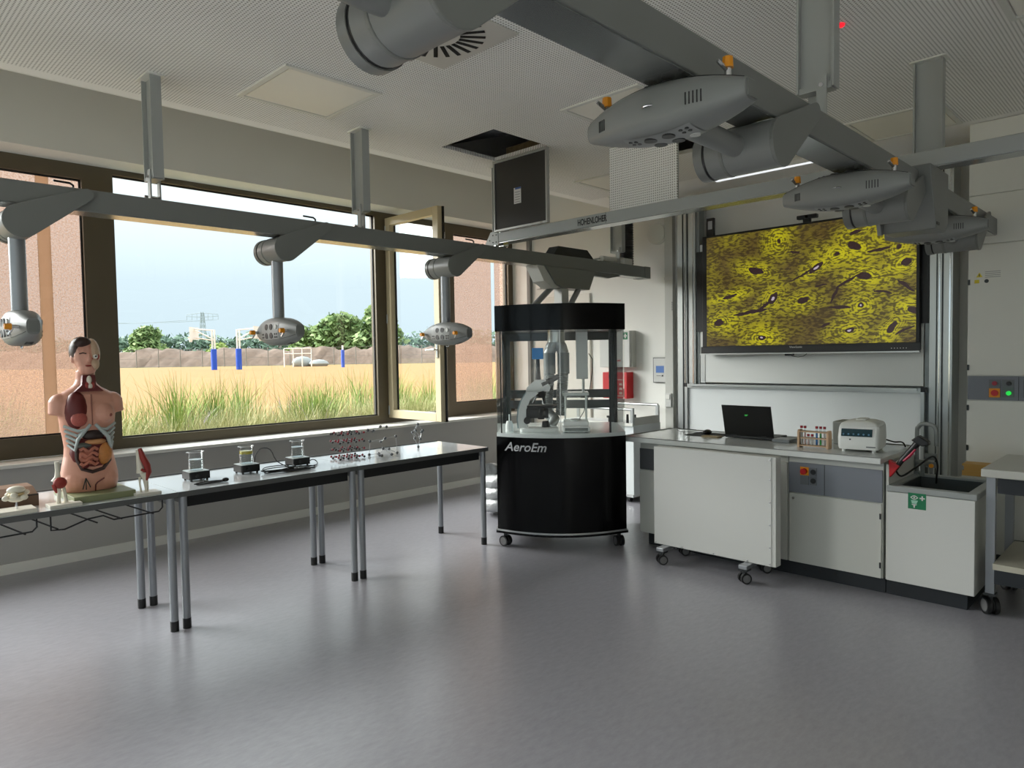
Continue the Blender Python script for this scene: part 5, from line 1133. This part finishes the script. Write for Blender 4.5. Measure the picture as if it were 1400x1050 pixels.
# faucet and hand shower
t = thing('faucet', 'grey swan neck laboratory tap behind the sink', 'tap', (5.26, 1.36, .70))
TAPG = mat('tap_grey', (128, 132, 130), .35)
part(t, 'spout', MB().tube(spline([(5.27, 1.352, .70), (5.27, 1.352, .98), (5.268, 1.345, 1.015), (5.262, 1.325, 1.038), (5.255, 1.29, 1.042), (5.248, 1.255, 1.036), (5.242, 1.235, 1.015), (5.24, 1.23, .98), (5.24, 1.23, .90)], 4), .014, 12), TAPG, smooth=True)
part(t, 'valve', MB().cyl((5.27, 1.352, .78), (5.22, 1.23, .775), .020, n=14).cyl((5.22, 1.29, .83), (5.22, 1.22, .83), .022, n=12), TAPG, smooth=True)
part(t, 'nozzle', MB().cyl((5.20, 1.30, .78), (5.20, 1.30, .70), .016, .010, n=12).cyl((5.2, 1.25, .78), (5.2, 1.25, .72), .016, .010, n=12), TAPG, smooth=True)
part(t, 'handle', MB().cyl((5.19, 1.245, .775), (5.175, 1.245, .775), .014, n=8), YEL)
part(t, 'bracket', MB().box(5.245, 5.295, 1.33, 1.374, .66, .72), TAPG)
t = thing('hand_shower', 'black and red handheld eyewash shower hooked on the desk end', 'hand shower', (4.73, 1.33, .80))
part(t, 'grip', MB().tube([(4.735, 1.335, .800), (4.737, 1.295, .865), (4.74, 1.240, .938), (4.742, 1.212, .975)], [.014, .016, .018, .022], 12), BLACK, smooth=True)
part(t, 'head_cap', MB().prism([(1.245, .990), (1.205, 1.022), (1.148, .985), (1.150, .965), (1.185, .955)], 'x', 4.715, 4.77), BLACK, bevel=.006)
part(t, 'lever', MB().tube([(4.728, 1.288, .858), (4.728, 1.255, .890), (4.73, 1.222, .935)], [.007, .010, .006], 8), mat('crimson', (170, 20, 60), .4), smooth=True)
part(t, 'holder', MB().prism([(1.368, .858), (1.305, .825), (1.362, .748)], 'x', 4.715, 4.762), RED, bevel=.003)
part(t, 'bracket', MB().box(4.725, 4.75, 1.355, 1.366, .76, .82), DARKM)
part(t, 'hose', MB().tube(spline([(4.742, 1.335, .795), (4.78, 1.31, .755), (4.90, 1.26, .80), (5.02, 1.20, .86), (5.10, 1.19, .80), (5.17, 1.21, .72), (5.2, 1.22, .66)]), .006, 8), BLACK, smooth=True)
# ---- things on the desk
lp = thing('laptop', 'open black laptop turned away, with a green logo on its lid', 'laptop', (5.1, 2.44, DZ))
part(lp, 'base', MB().box(5.04, 5.28, 2.245, 2.635, DZ+.001, DZ+.020), BLACK, bevel=.004)
lid = part(lp, 'lid', MB().add([(5.045, 2.245, DZ+.02), (5.045, 2.635, DZ+.02), (4.985, 2.635, DZ+.255), (4.985, 2.245, DZ+.255), (5.055, 2.245, DZ+.02), (5.055, 2.635, DZ+.02), (4.994, 2.635, DZ+.256), (4.994, 2.245, DZ+.256)],
     [(0, 1, 2, 3), (7, 6, 5, 4), (0, 4, 5, 1), (3, 2, 6, 7), (1, 5, 6, 2), (0, 3, 7, 4)]), mat('laptop_black', (14, 14, 15), .3))
part(lid, 'logo', MB().cyl((5.0017, 2.44, DZ+.185), (5.0007, 2.44, DZ+.186), .014, n=6), mat('logo_green', (60, 170, 70), .4, emit=(60, 190, 80), estr=.25))
part(lp, 'hinge', MB().box(5.040, 5.056, 2.30, 2.34, DZ+.012, DZ+.026).box(5.040, 5.056, 2.54, 2.58, DZ+.012, DZ+.026), BLACK)
t = thing('computer_mouse', 'black computer mouse on a pad beside the laptop', 'mouse', (5.08, 2.83, DZ))
part(t, 'body', MB().ell((5.10, 2.82, DZ+.020), (.052, .032, .022), 16, 10), BLACK, smooth=True)
part(t, 'cord', MB().tube([(5.14, 2.83, DZ+.012), (5.18, 2.90, DZ+.004), (5.16, 3.0, DZ+.004), (5.13, 3.08, DZ+.004), (5.2, 3.15, DZ+.004), (5.25, 3.19, DZ+.022), (5.28, 3.16, DZ+.010), (5.33, 3.05, DZ+.004)], .0025, 6), BLACK, smooth=True)
single('mouse_pad', 'thin dark mouse pad under the mouse', 'mouse pad', MB().prism(rr(4.99, 5.25, 2.68, 2.97, .02), 'z', DZ-.0035, DZ-.0005), mat('pad_dark', (40, 42, 44), .8), loc=(5.1, 2.83, DZ-.004))
single('notebook', 'thin brown notebook lying beside the mouse', 'notebook', MB().box(4.97, 5.04, 2.66, 2.80, DZ-.0035, DZ+.006), mat('notebook_tan', (150, 132, 100), .6), loc=(5.0, 2.73, DZ-.003))
single('data_box', 'flat grey box between laptop and tube rack', 'box', MB().box(4.98, 5.12, 2.10, 2.23, DZ-.0035, DZ+.022), mat('box_grey', (120, 124, 126), .3), loc=(5.05, 2.16, DZ-.003), bevel=.004)
# test tube rack
WOOD = mat('rack_wood', (196, 164, 132), .55, noise=.08, nscale=20)
t = thing('tube_rack', 'wooden test tube rack on the desk', 'rack', (4.87, 1.88, DZ))
y0, y1, x0, x1 = 1.775, 1.985, 4.835, 4.90
for y in (y0, y1-.014): part(t, 'side', MB().prism([(x0, DZ-.003), (x1, DZ-.003), (x1, DZ+.10), (x1-.012, DZ+.118), (x0+.012, DZ+.118), (x0, DZ+.10)], 'y', y, y+.014), WOOD)
for z in (.006, .058, .102): part(t, 'shelf', MB().box(x0+.004, x1-.004, y0+.014, y1-.014, DZ+z, DZ+z+.007), WOOD)
CAP = mat('cap_red', (150, 24, 36), .4)
def tube(label, y, z, h, fill, x):
    q = thing('test_tube', label, 'test tube', (x, y, z), group='capped test tubes in the wooden rack')
    part(q, 'glass', MB().lathe([(0, 0), (.005, .001), (.0068, .006), (.007, h)], (x, y, z), 14), glassmat('tube_glass_%d' % int(y*1000), (.9, .93, .93), .1), smooth=True)
    part(q, 'liquid', MB().lathe([(0, .002), (.0062, .005), (.0062, h*.72), (0, h*.72)], (x, y, z), 14), fill, smooth=True)
    part(q, 'cap', MB().cyl((x, y, z+h-.002), (x, y, z+h+.014), .0092, n=14), CAP, smooth=True)
LIQ = {k: mat('liquid_'+k, c, .15) for k, c in (('blue', (20, 110, 190)), ('green', (40, 150, 60)), ('clear', (196, 190, 186)), ('pink', (206, 170, 166)))}
tube('red capped test tube of cloudy liquid next to the laptop', 1.962, DZ+.0135, .118, LIQ['clear'], 4.852)
tube('red capped test tube of pale liquid, second from the laptop', 1.938, DZ+.0135, .118, LIQ['pink'], 4.852)
tube('short red capped test tube in the lower row, towards the laptop', 1.912, DZ+.0135, .064, LIQ['pink'], 4.845)
tube('short red capped test tube in the lower row, beside the blue one', 1.886, DZ+.0135, .064, LIQ['clear'], 4.845)
tube('red capped test tube of blue liquid', 1.862, DZ+.0135, .118, LIQ['blue'], 4.862)
tube('red capped test tube of green liquid', 1.836, DZ+.0135, .118, LIQ['green'], 4.862)
tube('red capped test tube of clear liquid nearest the centrifuge', 1.810, DZ+.0135, .118, LIQ['clear'], 4.862)
# centrifuge
def centrifuge():
    c = Vector((4.955, 1.60, DZ)); t = thing('centrifuge', 'white bench centrifuge with dark control display', 'centrifuge', tuple(c))
    W_ = mat('centrifuge_white', (226, 228, 224), .35); M = Matrix.Translation(c) @ Matrix.Rotation(R(8), 4, 'Z')
    def ringz(z, x0, x1, w, r=.025): return [M @ Vector((a, b, z)) for a, b in rr(x0, x1, -w, w, r, 4)]
    part(t, 'body', MB().loft([ringz(.014, -.145, .16, .118), ringz(.03, -.148, .165, .122), ringz(.09, -.150, .165, .124), ringz(.15, -.128, .165, .122), ringz(.165, -.118, .163, .119)]), W_, smooth=True)
    part(t, 'lid', MB().loft([ringz(.166, -.118, .163, .119), ringz(.180, -.108, .160, .112, .03), ringz(.195, -.075, .13, .075, .04), ringz(.200, -.04, .09, .05, .04)]), W_, smooth=True)
    part(t, 'grip', MB().loft([ringz(.199, -.05, .10, .035, .02), ringz(.206, -.045, .095, .03, .02)]), W_, smooth=True)
    ds = MB().add([M @ Vector(p) for p in ((-.1515, -.085, .100), (-.1515, .100, .100), (-.1335, .100, .148), (-.1335, -.085, .148), (-.148, -.085, .100), (-.148, .100, .100), (-.130, .100, .148), (-.130, -.085, .148))], [(0, 1, 2, 3), (7, 6, 5, 4), (0, 4, 5, 1), (3, 2, 6, 7), (1, 5, 6, 2), (0, 3, 7, 4)])
    dd = part(t, 'display', ds, mat('display_teal', (34, 62, 70), .25))
    for k in range(6): p = M @ Vector((-.1475, -.065+.03*k, .114)); part(dd, 'key', MB().cyl(p, p+Vector((-.003, 0, .001)), .006, n=8), mat('key_blue', (80, 130, 160), .4))
    p = M @ Vector((-.150, .045, .080)); part(t, 'lock', MB().cyl(p, p+Vector((-.004, 0, 0)), .005, n=10), DARKM)
    q = MB().add([M @ Vector(v) for v in ((-.1505, -.105, .030), (-.1505, -.05, .030), (-.1505, -.05, .038), (-.1505, -.105, .038), (-.148, -.105, .030), (-.148, -.05, .030), (-.148, -.05, .038), (-.148, -.105, .038))], [(0, 1, 2, 3), (7, 6, 5, 4), (0, 4, 5, 1), (3, 2, 6, 7), (1, 5, 6, 2), (0, 3, 7, 4)])
    part(t, 'badge', q, mat('badge_grey', (120, 122, 124), .4))
    for a in (-.11, .13):
        for b in (-.09, .09): p = M @ Vector((a, b, 0)); part(t, 'foot', MB().cyl((p.x, p.y, DZ-.004), (p.x, p.y, DZ+.016), .012, n=12), W_, smooth=True)
    part(t, 'cord', MB().tube(spline([(5.12, 1.60, DZ+.05), (5.19, 1.56, DZ+.055), (5.24, 1.49, DZ+.03), (5.26, 1.43, DZ+.02), (5.30, 1.41, DZ-.10)]), .005, 8), BLACK, smooth=True)
centrifuge()
single('instrument_case', 'grey instrument case half hidden behind the centrifuge', 'box', MB().box(5.14, 5.33, 1.62, 1.86, DZ-.004, DZ+.16), mat('case_grey', (140, 142, 136), .5), loc=(5.23, 1.74, DZ-.004), bevel=.01)
# wheeled white panel in front of the desk
t = thing('wheeled_panel', 'white metal panel on castors standing against the desk', 'mobile panel', (4.46, 2.42, 0))
part(t, 'panel', MB().box(4.425, 4.50, 1.955, 2.885, .125, .852), mat('panel_white', (194, 195, 190), .38), bevel=.003)
part(t, 'front_sheet', MB().box(4.4215, 4.425, 1.985, 2.883, .127, .850), mat('sheet_white', (197, 198, 194), .36))
for z in (.83, .70, .55, .40, .25, .14): part(t, 'screw', MB().cyl((4.4215, 1.995, z), (4.418, 1.995, z), .005, n=10), CHROME, smooth=True)
for y in (2.15, 2.4, 2.65, 2.87): part(t, 'screw', MB().cyl((4.4215, y, .135), (4.418, y, .135), .005, n=10), CHROME, smooth=True)
for y in (2.14, 2.78): part(t, 'foot_bar', MB().box(4.33, 4.70, y-.03, y+.03, .098, .125), GREYM, bevel=.004)
for x, y in ((4.36, 2.14), (4.36, 2.78), (4.67, 2.14), (4.67, 2.78)): caster(t, x, y, .098, .036, .9)
# ================================================================ right side
CABW = mat('cabinet_cream', (222, 222, 214), .45)
t = thing('wall_cabinet', 'tall white fitted cabinet with grey switch panel at the front wall', 'cabinet', (6.4, -.2, 0))
y0, y1 = -3.0, 1.235
part(t, 'body', MB().box(6.115, 6.648, y0, y1, .15, 3.185), CABW); part(t, 'plinth', MB().box(6.16, 6.6, y0, y1-.01, 0, .15), KICK)
ym = .30
for a, b in ((y0, -1.0), (-.997, ym), (ym+.003, y1)):
    part(t, 'lower_door', MB().box(6.10, 6.115, a, b, .152, 1.155), CABW, bevel=.002); part(t, 'upper_door', MB().box(6.10, 6.115, a, b, 1.342, 2.296), CABW, bevel=.002)
    part(t, 'top_door', MB().box(6.10, 6.115, a, b, 2.302, 2.655), CABW, bevel=.002); part(t, 'fascia', MB().box(6.10, 6.115, a, b, 2.661, 3.185), CABW, bevel=.002)
sp_ = part(t, 'switch_panel', MB().box(6.098, 6.115, y0, y1-.005, 1.162, 1.336), PANELG)
def sq(y, z, name, m, r=.02): part(sp_, name, MB().cyl((6.098, y, z), (6.078, y, z), r, n=16), m, smooth=True)
for y in (1.065, .985, .86): part(sp_, 'button_plate', MB().box(6.094, 6.098, y-.04, y+.032, 1.185, 1.312), MATS['socket_frame'])
part(sp_, 'stop_plate', MB().box(6.091, 6.094, 1.028, 1.095, 1.182, 1.248), YEL); sq(1.06, 1.215, 'stop_button', RED, .022); sq(1.06, 1.285, 'red_button', mat('button_crimson', (160, 40, 60), .4), .016)
sq(.975, 1.285, 'black_button', BLACK, .015); sq(.975, 1.215, 'green_button', mat('button_green', (20, 150, 50), .3, emit=(30, 230, 80), estr=.6), .016); sq(.86, 1.285, 'red_button', MATS['button_crimson'], .016); sq(.86, 1.215, 'red_button', MATS['button_crimson'], .016)
part(sp_, 'panel_joint', MB().box(6.0972, 6.098, .917, .920, 1.163, 1.335), DARKM)
for z in (1.40, 1.10, .80, 2.03): part(t, 'hinge', MB().box(6.092, 6.10, 1.222, 1.235, z-.02, z+.02), DARKM)
ws = part(t, 'warning_sticker', MB().prism([(1.185, 2.063), (1.145, 2.063), (1.165, 2.098)], 'x', 6.0988, 6.0998), mat('warning_yellow', (220, 200, 40), .5))
part(ws, 'flash', MB().box(6.0984, 6.0988, 1.162, 1.168, 2.068, 2.086), BLACK); part(t, 'notice_sticker', MB().box(6.0988, 6.0998, 1.165, 1.195, 2.02, 2.045), MATS['warning_yellow'])
for k in range(4): part(t, 'notice_line', MB().box(6.0992, 6.0998, 1.035, 1.13, 2.058+.013*k, 2.062+.013*k), MATS['print_grey'])
part(t, 'round_mark', MB().cyl((6.0998, 1.12, 2.032), (6.0988, 1.12, 2.032), .014, n=16), DARKM)
# rolling side table
t = thing('rolling_table', 'grey rolling table with lower shelf cut by the picture edge', 'trolley table', (5.0, .35, 0))
ty0, ty1, tx0, tx1 = -.45, .872, 4.66, 5.40
part(t, 'tabletop', MB().box(tx0, tx1, ty0, ty1, .815, .862), mat('table_grey', (186, 186, 178), .4), bevel=.006)
part(t, 'apron', MB().box(4.72, 4.745, ty0+.08, ty1-.07, .72, .814).box(5.33, 5.355, ty0+.08, ty1-.07, .72, .814), KICK)
sh = part(t, 'shelf', MB().box(4.70, 5.36, ty0+.07, ty1-.055, .285, .318), mat('shelf_beige', (176, 172, 156), .5)); part(sh, 'shelf_frame', MB().box(4.715, 4.74, ty0+.08, ty1-.06, .20, .284).box(5.33, 5.355, ty0+.08, ty1-.06, .20, .284), KICK)
for x in (4.79, 5.345):
    for y in (.842, ty0+.05): part(t, 'leg', MB().box(x-.022, x+.022, y-.022, y+.022, .125, .815), GREYM); caster(t, x, y, .125, .05, 2.2)
single('wooden_crate', 'shallow wooden crate edge showing behind the rolling table', 'crate', MB().box(5.90, 6.05, .95, 1.22, .62, .655).box(5.90, 6.05, .95, 1.22, .69, .705).box(5.91, 6.04, .96, 1.21, .655, .69), mat('crate_tan', (196, 154, 82), .6), loc=(5.97, 1.08, .62))
t = thing('side_pedestal', 'grey pedestal carrying the wooden crate beside the cabinet', 'pedestal', (5.97, 1.08, 0))
part(t, 'body', MB().box(5.89, 6.06, .94, 1.225, .08, .619), LAM); part(t, 'plinth', MB().box(5.90, 6.05, .95, 1.215, 0, .08), KICK)
